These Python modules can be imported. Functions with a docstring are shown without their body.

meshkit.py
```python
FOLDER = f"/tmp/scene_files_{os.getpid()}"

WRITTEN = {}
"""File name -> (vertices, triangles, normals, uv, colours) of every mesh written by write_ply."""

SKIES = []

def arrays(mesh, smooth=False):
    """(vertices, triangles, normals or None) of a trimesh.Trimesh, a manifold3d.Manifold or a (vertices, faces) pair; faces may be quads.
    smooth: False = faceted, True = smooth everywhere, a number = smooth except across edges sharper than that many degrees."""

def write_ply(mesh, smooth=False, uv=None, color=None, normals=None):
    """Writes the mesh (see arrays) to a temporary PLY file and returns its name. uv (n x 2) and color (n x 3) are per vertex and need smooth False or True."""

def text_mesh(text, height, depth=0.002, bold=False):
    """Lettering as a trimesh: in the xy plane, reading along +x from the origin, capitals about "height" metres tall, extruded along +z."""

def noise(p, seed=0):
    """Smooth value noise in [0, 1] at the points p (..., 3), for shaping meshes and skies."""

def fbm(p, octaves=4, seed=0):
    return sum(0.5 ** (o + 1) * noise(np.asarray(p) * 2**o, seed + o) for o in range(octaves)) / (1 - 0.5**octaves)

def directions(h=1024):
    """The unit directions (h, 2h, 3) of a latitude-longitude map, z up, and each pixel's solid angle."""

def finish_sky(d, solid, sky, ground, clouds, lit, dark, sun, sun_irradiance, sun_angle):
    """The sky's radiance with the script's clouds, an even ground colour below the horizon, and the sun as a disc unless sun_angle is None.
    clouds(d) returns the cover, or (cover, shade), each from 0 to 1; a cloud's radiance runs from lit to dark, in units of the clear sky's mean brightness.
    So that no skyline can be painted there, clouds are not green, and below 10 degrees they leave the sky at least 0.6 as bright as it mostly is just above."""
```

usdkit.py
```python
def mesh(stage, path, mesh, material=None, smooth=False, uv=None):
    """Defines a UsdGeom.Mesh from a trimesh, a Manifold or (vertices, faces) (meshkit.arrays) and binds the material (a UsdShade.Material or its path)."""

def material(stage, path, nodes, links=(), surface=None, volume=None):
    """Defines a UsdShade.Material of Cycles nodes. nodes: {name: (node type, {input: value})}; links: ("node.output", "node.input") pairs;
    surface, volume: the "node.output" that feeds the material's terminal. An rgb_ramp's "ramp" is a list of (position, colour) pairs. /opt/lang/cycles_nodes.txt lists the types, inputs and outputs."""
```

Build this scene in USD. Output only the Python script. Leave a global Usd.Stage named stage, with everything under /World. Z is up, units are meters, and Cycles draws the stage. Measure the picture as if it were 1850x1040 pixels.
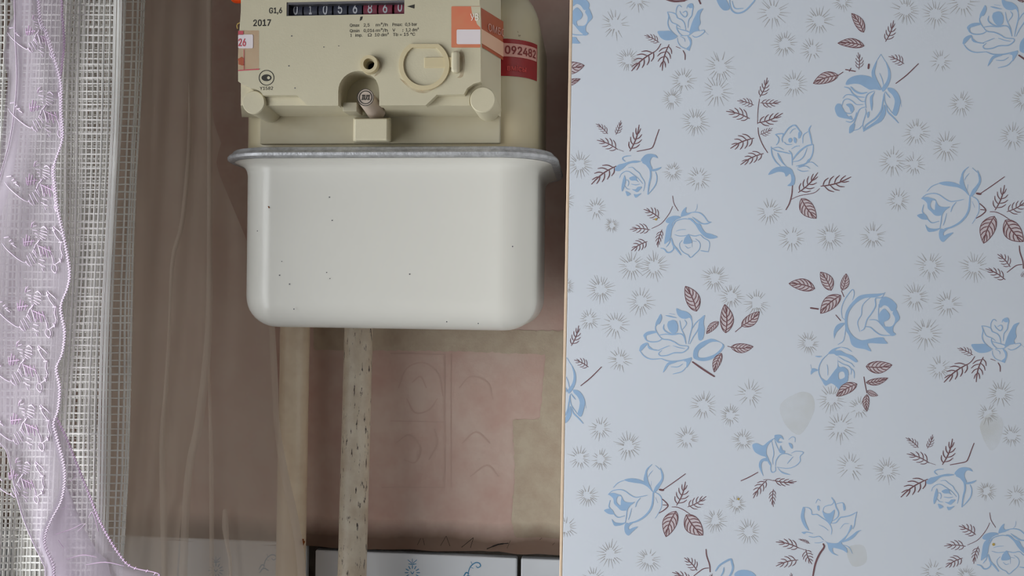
import math, random
import numpy as np, trimesh, usdkit, meshkit
import manifold3d as m3
from shapely.geometry import Polygon, LineString, Point, box as sbox
from shapely.ops import unary_union
from shapely import affinity
from pxr import Usd, UsdGeom, UsdLux, UsdShade, Gf, Sdf

stage = Usd.Stage.CreateInMemory()
UsdGeom.SetStageUpAxis(stage, UsdGeom.Tokens.z)
UsdGeom.SetStageMetersPerUnit(stage, 1.0)
UsdGeom.Xform.Define(stage, '/World')
UsdGeom.Scope.Define(stage, '/World/Looks')

# ------------------------------------------------------------------ camera, light, exposure
F = 1600.0
YAW, ROLL = math.radians(5.5), math.radians(0.66)
CAM = np.array([0.0, 0.0, 1.5])
R0, FW, U0 = np.array([math.cos(YAW), math.sin(YAW), 0]), np.array([-math.sin(YAW), math.cos(YAW), 0]), np.array([0, 0, 1.0])
RT = math.cos(ROLL) * R0 + math.sin(ROLL) * U0
UP = -math.sin(ROLL) * R0 + math.cos(ROLL) * U0
cam = UsdGeom.Camera.Define(stage, '/World/Camera')
cam.CreateHorizontalApertureAttr(36.0)
cam.CreateVerticalApertureAttr(36.0 * 1040 / 1850)
cam.CreateFocalLengthAttr(F * 36.0 / 1850)
cam.CreateClippingRangeAttr((0.02, 50.0))
cam.CreateExposureAttr(0.04)
M = np.eye(4); M[0, :3] = RT; M[1, :3] = UP; M[2, :3] = -FW; M[3, :3] = CAM
cam.AddTransformOp().Set(Gf.Matrix4d(M.tolist()))

dome = UsdLux.DomeLight.Define(stage, '/World/Sky')
dome.CreateIntensityAttr(0.033); dome.CreateColorAttr(Gf.Vec3f(0.97, 0.97, 1.0))
win = UsdLux.RectLight.Define(stage, '/World/WindowDaylight')          # overcast daylight in the opening of the left wall
win.CreateWidthAttr(0.80); win.CreateHeightAttr(1.32)
win.CreateIntensityAttr(5.5); win.CreateColorAttr(Gf.Vec3f(0.95, 0.98, 1.0))
win.AddTranslateOp().Set(Gf.Vec3d(-0.66, -0.17, 1.36)); win.AddRotateYOp().Set(-90.0)

# ------------------------------------------------------------------ helpers
def at(u, v, Y):
    u, v = np.asarray(u, float), np.asarray(v, float)
    d = FW + ((u - 925) / F)[..., None] * RT - ((v - 520) / F)[..., None] * UP
    return CAM + d * (np.asarray(Y - CAM[1]) / d[..., 1])[..., None]
def ax(u, Y, v=520): return float(at(u, v, Y)[0])
def az(v, Y, u=690): return float(at(u, v, Y)[2])

def lin(r, g, b):
    c = np.array([r, g, b]) / 255.0
    return tuple(np.where(c <= 0.04045, c / 12.92, ((c + 0.055) / 1.055) ** 2.4))

used, BASE = {}, {}
def numbered(parent, name):
    k = (parent, name); n = used.get(k, 0); used[k] = n + 1
    return name if n == 0 else f'{name}_{n:03d}'
def path_of(p): return '/World' if p is None else str(p.GetPath())
def tag(o, label=None, cat=None, group=None, kind=None):
    for k, v in (('label', label), ('category', cat), ('group', group), ('kind', kind)):
        if v: o.SetCustomDataByKey(k, v)
    return o
def thing(name, base, label=None, cat=None, group=None, kind=None):
    p = '/World/' + numbered('/World', name)
    x = UsdGeom.Xform.Define(stage, p); x.AddTranslateOp().Set(Gf.Vec3d(*map(float, base)))
    BASE[p] = np.array(base, float)
    return tag(x.GetPrim(), label, cat, group, kind)
def base_of(pp):
    while pp and pp != '/World':
        if pp in BASE: return BASE[pp]
        pp = pp.rsplit('/', 1)[0]
    return np.zeros(3)
def obj(name, mesh, mat, parent=None, smooth=False, label=None, kind=None):
    pp = path_of(parent); p = pp + '/' + numbered(pp, name)
    v, f, n = meshkit.arrays(mesh, smooth)
    m = usdkit.mesh(stage, p, (v - base_of(pp), f), mat)
    if n is not None:
        m.CreateNormalsAttr([Gf.Vec3f(*map(float, q)) for q in n]); m.SetNormalsInterpolation('vertex')
    return tag(m.GetPrim(), label, None, None, kind)

def cat(ms):
    V, Fa, k = [], [], 0
    for m in ms:
        v, f, _ = meshkit.arrays(m); V.append(v); Fa.append(f + k); k += len(v)
    return np.vstack(V), np.vstack(Fa)
def bx(x0, x1, y0, y1, z0, z1, r=0.0):
    if r <= 0:
        return m3.Manifold.cube((x1 - x0, y1 - y0, z1 - z0)).translate((x0, y0, z0))
    r = min(r, (x1 - x0) / 2.01, (y1 - y0) / 2.01, (z1 - z0) / 2.01)
    s = m3.Manifold.sphere(r, 16)
    return m3.Manifold.batch_hull([s.translate((x, y, z)) for x in (x0 + r, x1 - r) for y in (y0 + r, y1 - r) for z in (z0 + r, z1 - r)])
def poly_y(pts, y0, y1):
    """polygon in (x, z) extruded between depths y0 < y1, a Manifold"""
    pts = np.asarray(pts, float)
    if np.cross(np.roll(pts, -1, 0) - pts, np.roll(pts, -2, 0) - np.roll(pts, -1, 0)).sum() < 0: pass
    cs = m3.CrossSection([pts.tolist()], m3.FillRule.NonZero)
    if cs.area() < 1e-12: cs = m3.CrossSection([pts[::-1].tolist()], m3.FillRule.NonZero)
    a = m3.Manifold.extrude(cs, y1 - y0)
    return a.transform([[1, 0, 0, 0], [0, 0, -1, y1], [0, 1, 0, 0]])
def cyl_y(x, z, r, y0, y1, n=40, r2=None):
    a = m3.Manifold.cylinder(y1 - y0, r, r2 if r2 is not None else r, n)        # r at y1 (back), r2 at y0 (front)
    return a.transform([[1, 0, 0, x], [0, 0, -1, y1], [0, 1, 0, z]])
def rr(x0, x1, y0, y1, r, o=0.0, n=10):
    r = max(r + o, 1e-4); x0, x1, y0, y1 = x0 - o, x1 + o, y0 - o, y1 + o
    P = []
    for cx, cy, a0 in ((x1 - r, y0 + r, -90), (x1 - r, y1 - r, 0), (x0 + r, y1 - r, 90), (x0 + r, y0 + r, 180)):
        for k in range(n + 1):
            a = math.radians(a0 + 90 * k / n); P.append((cx + r * math.cos(a), cy + r * math.sin(a)))
    return np.array(P)
def loft(rings, cap0=True, cap1=True, closed=True):
    n = len(rings[0]); V = [np.asarray(r) for r in rings]; Fa = []
    for i in range(len(rings) - 1):
        for j in range(n if closed else n - 1):
            a, b = i * n + j, i * n + (j + 1) % n
            Fa += [(a, b, b + n), (a, b + n, a + n)]
    V = np.vstack(V); k = len(V); extra = []
    for c, i in ((cap0, 0), (cap1, len(rings) - 1)):
        if c:
            extra.append(V[i * n:(i + 1) * n].mean(0)); 
            for j in range(n):
                a, b = i * n + j, i * n + (j + 1) % n
                Fa.append((b, a, k) if i == 0 else (a, b, k))
            k += 1
    if extra: V = np.vstack([V, extra])
    return V, np.array(Fa)
def ring_xyz(P, z): return np.column_stack([P, np.full(len(P), z)])
def tube(P, r, sides=8, cap=True):
    P = np.asarray(P, float); t = np.gradient(P, axis=0); t /= np.linalg.norm(t, axis=1, keepdims=True) + 1e-12
    ref = np.where(np.abs(t[:, 2:]) < 0.9, [[0, 0, 1.0]], [[1.0, 0, 0]])
    a = np.cross(t, ref); a /= np.linalg.norm(a, axis=1, keepdims=True); b = np.cross(t, a)
    ang = np.arange(sides) * 2 * np.pi / sides; r = np.broadcast_to(r, (len(P),))
    return loft([P[i] + r[i] * (np.cos(ang)[:, None] * a[i] + np.sin(ang)[:, None] * b[i]) for i in range(len(P))], cap, cap)
def smooth_curve(P, n=6, closed=False):
    P = np.asarray(P, float)
    if len(P) < 3: return P
    Q = np.vstack([P[-1], P, P[0], P[1]]) if closed else np.vstack([2 * P[0] - P[1], P, 2 * P[-1] - P[-2]])
    out = []
    for i in range(1, len(Q) - 2):
        p0, p1, p2, p3 = Q[i - 1:i + 3]
        for k in range(n):
            t = k / n
            out.append(0.5 * (2 * p1 + (p2 - p0) * t + (2 * p0 - 5 * p1 + 4 * p2 - p3) * t * t + (3 * p1 - p0 - 3 * p2 + p3) * t ** 3))
    if not closed: out.append(P[-1])
    return np.array(out)
def stroke(P, w, taper=0.45, n=5, sm=True):
    """a brush stroke of width w as a shapely shape, thinner towards its ends"""
    C = smooth_curve(P, n) if sm else np.asarray(P, float)
    t = np.linspace(0, 1, len(C)); W = w * (taper + (1 - taper) * np.sin(np.pi * t) ** 0.6) / 2
    return unary_union([LineString([C[i], C[i + 1]]).buffer(max((W[i] + W[i + 1]) / 2, 0.05), 3) for i in range(len(C) - 1)])
def fill(P, n=4):
    g = Polygon(smooth_curve(P, n, True)); return g if g.is_valid else g.buffer(0)
def flat(shape, to3):
    """triangles of a shapely shape, its points turned into the scene's by to3"""
    V, Fa, k = [], [], 0
    for g in getattr(shape, 'geoms', [shape]):
        if g.is_empty or g.geom_type != 'Polygon' or g.area < 1e-9: continue
        v, f = trimesh.creation.triangulate_polygon(g, engine='earcut')
        V.append(v); Fa.append(np.asarray(f) + k); k += len(v)
    if not V: return None
    V = np.vstack(V)
    return to3(V[:, 0], V[:, 1]), np.vstack(Fa)
def pts(s): return np.array([[float(c) for c in p.split(',')] for p in s.split()])

# ------------------------------------------------------------------ materials
def mat(name, col, rough=0.5, spec=0.5, var=0.0, vscale=40, col2=None, bump=0.0, bscale=300, metal=0.0, coat=0.0, extra=None):
    nodes = {'g': ('geometry', {}), 'p': ('principled_bsdf', {'base_color': col, 'roughness': rough, 'specular_ior_level': spec, 'metallic': metal, 'coat_weight': coat})}
    links = []
    if var > 0 or col2 is not None:
        c2 = col2 if col2 is not None else tuple(np.array(col) * (1 - var))
        nodes['n'] = ('noise_texture', {'scale': vscale, 'detail': 4, 'roughness': 0.6})
        nodes['r'] = ('rgb_ramp', {'ramp': [(0.35, col), (0.7, c2)]})
        links += [('g.position', 'n.vector'), ('n.fac', 'r.fac'), ('r.color', 'p.base_color')]
    if bump > 0:
        nodes['bn'] = ('noise_texture', {'scale': bscale, 'detail': 3})
        nodes['b'] = ('bump', {'strength': bump, 'distance': 0.001})
        links += [('g.position', 'bn.vector'), ('bn.fac', 'b.height'), ('b.normal', 'p.normal')]
    if extra: extra(nodes, links)
    return usdkit.material(stage, '/World/Looks/' + name, nodes, links, surface='p.BSDF')
def spots(col, scale, lo, hi, thr, stretch=(1, 1, 1)):
    """small worn spots of another colour"""
    def f(nodes, links):
        src = next((a for a, b in links if b == 'p.base_color'), None)
        nodes['sm'] = ('mapping', {'scale': stretch}); nodes['sn'] = ('noise_texture', {'scale': scale, 'detail': 5, 'roughness': 0.65})
        nodes['sr'] = ('map_range', {'from_min': thr, 'from_max': thr + 0.04, 'to_min': 0.0, 'to_max': 1.0, 'clamp': True})
        nodes['sx'] = ('mix_color', {'a': nodes['p'][1]['base_color'], 'b': col})
        if src: links.remove((src, 'p.base_color')); links.append((src, 'sx.a'))
        links.extend([('g.position', 'sm.vector'), ('sm.vector', 'sn.vector'), ('sn.fac', 'sr.value'), ('sr.result', 'sx.fac'), ('sx.result', 'p.base_color')])
    return f
def fabric(name, col, alpha, trans=0.5, var=0.15, vscale=60):
    nodes = {'g': ('geometry', {}), 'n': ('noise_texture', {'scale': vscale, 'detail': 4}),
             'a': ('map_range', {'from_min': 0.3, 'from_max': 0.7, 'to_min': alpha - var, 'to_max': alpha + var, 'clamp': True}),
             'd': ('diffuse_bsdf', {'color': col}), 't': ('translucent_bsdf', {'color': col}), 'm': ('mix_closure', {'fac': trans}),
             'x': ('transparent_bsdf', {}), 'o': ('mix_closure', {})}
    links = [('g.position', 'n.vector'), ('n.fac', 'a.value'), ('a.result', 'o.fac'), ('d.BSDF', 'm.closure1'), ('t.BSDF', 'm.closure2'),
             ('x.BSDF', 'o.closure1'), ('m.closure', 'o.closure2')]
    return usdkit.material(stage, '/World/Looks/' + name, nodes, links, surface='o.closure')

M_plaster = mat('grout_plaster', (0.10, 0.085, 0.07), 0.9, 0.1, 0.4, 60, bump=0.6, bscale=400)
def lip_stain(nodes, links):
    """brown damp stain along the paper's bottom edge, following the tile line"""
    src = next((a for a, b in links if b == 'p.base_color'), None)
    nodes['xz'] = ('separate_xyz', {}); nodes['ln'] = ('noise_texture', {'scale': 22, 'detail': 4})
    nodes['lm'] = ('math', {'math_type': 'multiply_add', 'value2': 0.016, 'value3': 0.0})
    nodes['la'] = ('math', {'math_type': 'subtract'})
    nodes['lr'] = ('map_range', {'from_min': Z_TILE + 0.020, 'from_max': Z_TILE + 0.002, 'to_min': 0.0, 'to_max': 0.85, 'clamp': True})
    nodes['lx'] = ('mix_color', {'a': nodes['p'][1]['base_color'], 'b': (0.11, 0.065, 0.04)})
    if src: links.remove((src, 'p.base_color')); links.append((src, 'lx.a'))
    links.extend([('g.position', 'xz.vector'), ('g.position', 'ln.vector'), ('ln.fac', 'lm.value1'), ('xz.z', 'la.value1'), ('lm.value', 'la.value2'),
                  ('la.value', 'lr.value'), ('lr.result', 'lx.fac'), ('lx.result', 'p.base_color')])
Y_WALL = 0.79
Z_TILE = az(992, Y_WALL, 780)
M_paper = mat('old_pink_wallpaper', lin(224, 200, 186), 0.85, 0.15, col2=lin(213, 177, 164), vscale=26, bump=0.25, bscale=260, extra=lip_stain)
def two(a, b):
    def f(n, l): a(n, l)
    return f
M_beige = mat('bared_beige_paper', lin(212, 197, 174), 0.9, 0.1, col2=lin(200, 180, 158), vscale=70, bump=0.35, bscale=500, extra=lip_stain)
M_tile = mat('white_glazed_tile', lin(240, 243, 247), 0.12, 0.5, 0.05, 9)
M_tileblue = mat('tile_blue_print', lin(88, 150, 190), 0.2, 0.5)
M_ink = mat('black_pen', (0.016, 0.012, 0.010), 0.7, 0.2)
M_rust = mat('rust', lin(130, 70, 30), 0.9, 0.1)
M_wall = mat('painted_wall', lin(205, 200, 192), 0.9, 0.1)
M_pipe1 = mat('cream_pipe_paint', lin(250, 232, 203), 0.35, 0.5, col2=lin(238, 216, 186), vscale=50, bump=0.12, bscale=160)
M_pipe2 = mat('chipped_pipe_paint', lin(230, 218, 196), 0.35, 0.5, col2=lin(208, 190, 166), vscale=60, bump=0.4, bscale=160,
              extra=spots((0.075, 0.05, 0.038), 260, 0, 1, 0.60, (1.6, 1.6, 0.30)))
M_enamel = mat('cream_enamel', lin(213, 211, 203), 0.24, 0.4, 0.02, 6, bump=0.02, bscale=25, coat=0.0)
M_house = mat('aged_cream_housing', lin(194, 186, 158), 0.3, 0.5, col2=lin(184, 170, 138), vscale=14, extra=spots(lin(90, 66, 40), 130, 0, 1, 0.70))
M_steel = mat('dull_zinc_rim', lin(186, 187, 190), 0.42, 0.5, col2=lin(150, 150, 152), vscale=220, metal=0.3, bump=0.3, bscale=700)
M_abs = mat('yellowed_plastic', lin(200, 192, 166), 0.42, 0.4, 0.05, 18, bump=0.05, bscale=900)
M_abs2 = mat('yellowed_plastic_flange', lin(174, 168, 148), 0.45, 0.4, col2=lin(166, 156, 130), vscale=20)
M_absring = mat('yellowed_plastic_ring', lin(204, 190, 154), 0.42, 0.4)
M_black = mat('dark_hollow', (0.006, 0.005, 0.004), 0.7, 0.2)
M_drum = mat('counter_drum_slate', lin(66, 68, 84), 0.45, 0.5)
M_drumr = mat('counter_drum_red', lin(150, 66, 84), 0.45, 0.5)
M_digit = mat('counter_digit_white', lin(222, 222, 228), 0.5, 0.4)
M_grey = mat('counter_frame_grey', lin(96, 94, 98), 0.4, 0.5)
M_print = mat('grey_black_print', lin(62, 60, 56), 0.6, 0.2)
M_sealpink = mat('seal_grey_pink', lin(186, 170, 156), 0.5, 0.4)
M_red = mat('red_seal_tape', lin(150, 28, 30), 0.3, 0.5, 0.15, 90)
M_orange = mat('orange_red_sticker', lin(212, 120, 92), 0.35, 0.5, col2=lin(206, 140, 104), vscale=35)
M_brick = mat('brick_red_sticker', lin(178, 92, 62), 0.35, 0.5, 0.15, 60)
M_peach = mat('peach_label', lin(222, 180, 152), 0.4, 0.5)
M_pinklab = mat('pink_label', lin(206, 152, 140), 0.4, 0.5)
M_paperwhite = mat('white_label', lin(222, 212, 214), 0.5, 0.4)
M_redink = mat('red_ink', lin(196, 84, 96), 0.5, 0.3)
M_darkred = mat('dark_red_ink', lin(128, 52, 50), 0.5, 0.3)
M_whiteink = mat('white_ink', lin(240, 232, 222), 0.5, 0.3)
M_faintred = mat('faint_red_ink', lin(186, 62, 58), 0.4, 0.4)
M_capor = mat('orange_cap', lin(226, 74, 14), 0.35, 0.5)
M_door = mat('pale_grey_laminate', lin(225, 230, 238), 0.28, 0.45, 0.03, 8, bump=0.015, bscale=700)
M_carc = mat('white_board', lin(224, 224, 224), 0.5, 0.4)
M_edge = mat('tan_edge_band', lin(232, 206, 178), 0.5, 0.4, 0.1, 200, extra=spots(lin(90, 60, 40), 260, 0, 1, 0.74))
M_rose = mat('blue_rose_print', lin(166, 197, 230), 0.3, 0.45, 0.12, 55)
M_leaf = mat('brown_leaf_print', lin(132, 96, 100), 0.3, 0.45, 0.15, 90)
M_leaftint = mat('pale_leaf_tint', lin(214, 202, 206), 0.3, 0.45)
M_burst = mat('taupe_burst_print', lin(190, 186, 183), 0.3, 0.45, 0.08, 90)

M_rustdot = mat('ochre_spot', lin(196, 168, 96), 0.5, 0.3)
M_net = mat('grey_net_thread', lin(244, 242, 237), 0.85, 0.1, 0.12, 40)
M_veil = fabric('sheer_voile', lin(238, 224, 208), 0.46, 0.35, 0.06, 30)
M_lilac = fabric('lilac_organza', lin(214, 203, 216), 0.66, 0.42, 0.06, 25)
M_stain = fabric('beige_stain', lin(220, 217, 204), 0.20, 0.0, 0.16, 45)
M_grime = fabric('brown_grime', lin(150, 110, 66), 0.20, 0.0, 0.14, 160)
M_thread = mat('pale_lilac_thread', lin(244, 226, 245), 0.4, 0.5, 0.06, 200)
M_thread2 = mat('mauve_thread', lin(232, 202, 232), 0.5, 0.4, 0.12, 200)
M_frame = mat('white_window_frame', lin(235, 235, 232), 0.35, 0.5)
def glass():
    return usdkit.material(stage, '/World/Looks/clear_pane', {'t': ('transparent_bsdf', {'color': (0.97, 0.97, 0.97)}), 'g': ('glossy_bsdf', {'roughness': 0.05}),
        'l': ('layer_weight', {'blend': 0.12}), 'm': ('mix_closure', {})}, [('l.fresnel', 'm.fac'), ('t.BSDF', 'm.closure1'), ('g.BSDF', 'm.closure2')], surface='m.closure')
M_pane = glass()

# ------------------------------------------------------------------ back wall: plaster, wallpaper, tiles
wb = thing('wall_back', (0, Y_WALL, 0.0), kind='structure')
obj('plaster', bx(-0.66, 1.3, Y_WALL, Y_WALL + 0.12, 0.5, 2.5), M_plaster, wb)
YP = Y_WALL - 0.0012                                             # face of the paper
def paper_sheet():
    """wallpaper sheet whose torn bottom edge lifts off the wall above the tiles"""
    xs = np.linspace(-0.655, 1.29, 390); V = []
    edge = Z_TILE + 0.0015 + 0.0022 * (meshkit.fbm(np.column_stack([xs * 30, xs * 0, xs * 0]), 4, 3) - 0.5) * 2 + np.clip(-(xs + 0.02), 0, 0.4) * 0.0
    ks = [0, 0.004, 0.008, 0.013, 0.02, 0.05, 0.2, 0.8]
    for k in ks:
        curl = 0.0065 * max(0, 1 - k / 0.016) ** 1.8
        wob = (meshkit.noise(np.column_stack([xs * 18, xs * 0 + 5, xs * 0]), 7) * 0.8 + 0.5)
        V.append(np.column_stack([xs, YP - curl * wob, edge + k * (1 if k < 0.5 else 1)]))
    n = len(xs); Fa = []
    for i in range(len(ks) - 1):
        for j in range(n - 1):
            a = i * n + j; Fa += [(a, a + 1, a + n + 1), (a, a + n + 1, a + n)]
    V = np.vstack(V); V2 = V + [0, 0.0008, 0]; N = len(V)
    Fa = np.array(Fa); E = [(j, N + j, N + j + 1) for j in range(n - 1)] + [(j, N + j + 1, j + 1) for j in range(n - 1)]
    return np.vstack([V, V2]), np.vstack([Fa, Fa[:, ::-1] + N, np.array(E)])
obj('wallpaper', paper_sheet(), M_paper, wb, smooth=40)
# bared beige layer: a strip under the meter, a border by the cabinet
rng = np.random.default_rng(5)
def ragged(P, amp=1.6, step=6):
    ls = Polygon(P).exterior; L = ls.length; out = []
    for d in np.arange(0, L, step):
        q = ls.interpolate(d); out.append((q.x + rng.normal() * amp * 0.5, q.y + rng.normal() * amp * 0.5))
    return Polygon(out).buffer(0)
bp = ragged([(566, 590), (1060, 598), (1085, 978), (1040, 976), (932, 972), (924, 940), (930, 860), (926, 757), (975, 757), (985, 645), (984, 640), (800, 634), (566, 632)])
def sheet(shape, y, th):
    a = flat(shape, lambda u, v: at(u, v, y)); return a
obj('bared_strip', sheet(bp, YP - 0.0006, 0), M_beige, wb)
# faint embossed squares of the old paper
def outline(P, w): return LineString(P).buffer(w / 2, 2)
M_emb = mat('faint_emboss', lin(215, 184, 170), 0.85, 0.15, 0.06, 50)
emb = unary_union([outline([(706, 638), (803, 640), (803, 880), (690, 880)], 2.0), outline([(706, 760), (803, 762)], 1.5), outline([(815, 640), (815, 880)], 1.3)] +
                  [stroke(pts(s), 3) for s in ('720,700 735,665 765,655 792,675 800,715', '735,720 750,745 775,740 790,720', '715,800 740,785 760,810 750,835 730,830', '775,830 790,800 785,775',
                                               '745,690 760,680 770,700', '830,700 850,680 880,690 890,720', '835,800 860,780 885,800', '850,860 880,840 900,860')])
obj('embossed_pattern', flat(emb, lambda u, v: at(u, v, YP - 0.0003)), M_emb, wb)
# pen marks on the stained edge
inkm = [stroke(pts(s), w, 0.3, 2) for s, w in (('754,984 760,972', 2.2), ('764,972 767,984', 2.4), ('796,985 806,968', 2.2), ('806,968 813,986', 2.4), ('834,988 855,971', 3.2), ('855,972 850,989', 2.6), ('880,991 900,983 918,981', 2.6), ('916,990 922,976', 1.8), ('975,975 979,971', 1.6), ('998,984 1002,980', 1.6))]
obj('pen_mark', flat(unary_union(inkm), lambda u, v: at(u, v, YP - 0.0072)), M_ink, wb)
# tiles: recessed joints, three in the row
YT = Y_WALL - 0.008
def tile(u0, u1, dz=0.0, tilt=0.0):
    x0, x1 = ax(u0, YT, 1015), ax(u1, YT, 1015)
    m = bx(x0, x1, YT, Y_WALL + 0.002, Z_TILE - 0.2 - dz, Z_TILE - 0.0025 - dz, 0.0016)
    return obj('tile', m, M_tile, wb, smooth=35)
tB = tile(569, 934); tC = tile(941, 1306); tA = tile(176, 553, -0.006); tile(-196, 170, -0.006)
def tiledec(par, cx, cy, kind, k=1.0):
    S = []
    if kind == 0:      # ringed flower with crown
        for a in range(0, 360, 30):
            c, s = math.cos(math.radians(a)), math.sin(math.radians(a)); S.append(stroke([(c * 8, s * 8), (c * 13, s * 13)], 2.6, 0.6))
        S += [stroke(pts('-3,-2 0,2 3,-2'), 1.5), stroke(pts('0,-18 0,-25'), 2), stroke(pts('-1,-17 -8,-23'), 2.4), stroke(pts('1,-17 8,-23'), 2.4), stroke(pts('-7,-16 0,-15 7,-16'), 1.6)]
    else:              # curling tendril
        S += [stroke(pts('0,8 2,-4 6,-12 14,-18 21,-17 23,-12 18,-9 15,-12'), 2.0), stroke(pts('-8,8 -3,0 2,2'), 2.4), stroke(pts('-7,14 0,6 9,10'), 2.6), stroke(pts('4,-10 10,-8'), 1.8), stroke(pts('8,-15 6,-20'), 1.8)]
    g = affinity.affine_transform(unary_union(S), [k, 0, 0, k, cx, cy])
    obj('printed_motif', flat(g, lambda u, v: at(u, v, YT - 0.0002)), M_tileblue, par)
tiledec(tB, 745, 1034, 0); tiledec(tB, 845, 1034, 1); tiledec(tA, 476, 1020, 1); tiledec(tA, 390, 1030, 0); tiledec(tC, 1130, 1034, 0)

# left wall with the window opening the daylight comes through
XL = -0.62
WY0, WY1, WZ0, WZ1 = -0.84, 0.50, 0.95, 1.77
wl = cat([bx(XL - 0.12, XL, WY1, Y_WALL, 0.5, 2.5), bx(XL - 0.12, XL, -1.5, WY1, 0.3, WZ0), bx(XL - 0.12, XL, -1.5, WY1, WZ1, 2.5), bx(XL - 0.12, XL, -1.5, WY0, WZ0, WZ1)])
tag(obj('wall_left', wl, M_wall), kind='structure')
w1 = thing('window_1', (XL, WY0, WZ0), kind='structure')
obj('window_frame', bx(XL - 0.06, XL - 0.01, WY0, WY1, WZ0, WZ1) - bx(XL - 0.2, XL + 0.1, WY0 + 0.03, WY1 - 0.03, WZ0 + 0.03, WZ1 - 0.03), M_frame, w1)
obj('window_sill', bx(XL, XL + 0.04, WY0 - 0.03, WY1 + 0.03, WZ0 - 0.03, WZ0 - 0.005, 0.006), M_frame, w1, smooth=40)
obj('window_pane', bx(XL - 0.032, XL - 0.028, WY0 + 0.03, WY1 - 0.03, WZ0 + 0.03, WZ1 - 0.03), M_pane, w1)

# ------------------------------------------------------------------ pipes
def pipe(name, u0, u1, Y0, Y1, r, mt, label):
    a, b = at(u0, 600, Y0), at(u1, 1040, Y1); d = (b - a) / (b[2] - a[2])
    zs = np.linspace(2.2, 0.9, 60); P = np.array([a + d * (z - a[2]) for z in zs])
    k = np.column_stack([zs * 40, zs * 0, zs * 0])
    o = thing(name, P[-1], label, 'pipe')
    obj('tube', tube(P, r + 0.00025 * (meshkit.noise(k, 4) - 0.5), 40), mt, o, smooth=True)
    return o, P
p1, P1 = pipe('gas_pipe', 533, 525, 0.758, 0.755, 0.0128, M_pipe1, 'smooth cream painted gas pipe with a rust spot, nearest the curtain')
obj('rust_spot', flat(ragged([(541, 975), (548, 973), (551, 979), (548, 985), (541, 983)], 0.8, 2), lambda u, v: at(u, v, 0.7452)), M_rust, p1)
p2, P2 = pipe('gas_pipe', 648, 636, 0.757, 0.742, 0.0123, M_pipe2, 'chipped off-white gas pipe with dark worn streaks, right of the smooth one')

# ------------------------------------------------------------------ gas meter
YH = 0.60                                                        # front of the housings
HX0, HX1, HB = ax(425, YH, 430), ax(967, YH, 430), 0.735
zr0, zr1, zbot = az(284, YH - 0.01), az(263, YH - 0.01), az(593.5, YH + 0.02)
meter = thing('gas_meter', ((HX0 + HX1) / 2, HB, zbot), 'cream gas meter with white enamel lower housing and yellowed counter box on the wall', 'gas meter')
rc = 0.026
rings = []; Rf = 0.022
for k in range(0, 11):
    a = math.radians(90 * k / 10); rings.append(ring_xyz(rr(HX0, HX1, YH, HB, rc, -Rf * (1 - math.sin(a)) - 0.0), zbot + Rf * (1 - math.cos(a))))
for z in np.linspace(zbot + Rf + 0.01, zr0 - 0.009, 6): rings.append(ring_xyz(rr(HX0, HX1, YH, HB, rc), z))
for dz, o in ((0.006, 0.0006), (0.004, 0.0017), (0.0025, 0.0034), (0.0014, 0.0056), (0.0006, 0.0072), (0.0002, 0.0090)):
    rings.append(ring_xyz(rr(HX0, HX1, YH, HB, rc, o), zr0 - dz))
rings.append(ring_xyz(rr(HX0, HX1, YH, HB, rc, -0.001), zr0 + 0.0003))
obj('lower_housing', loft(rings), M_enamel, meter, smooth=50)
ch = [stroke(p, w, 0.6, 2) for p, w in (([(485, 373), (486, 375)], 3.2),)]
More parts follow.
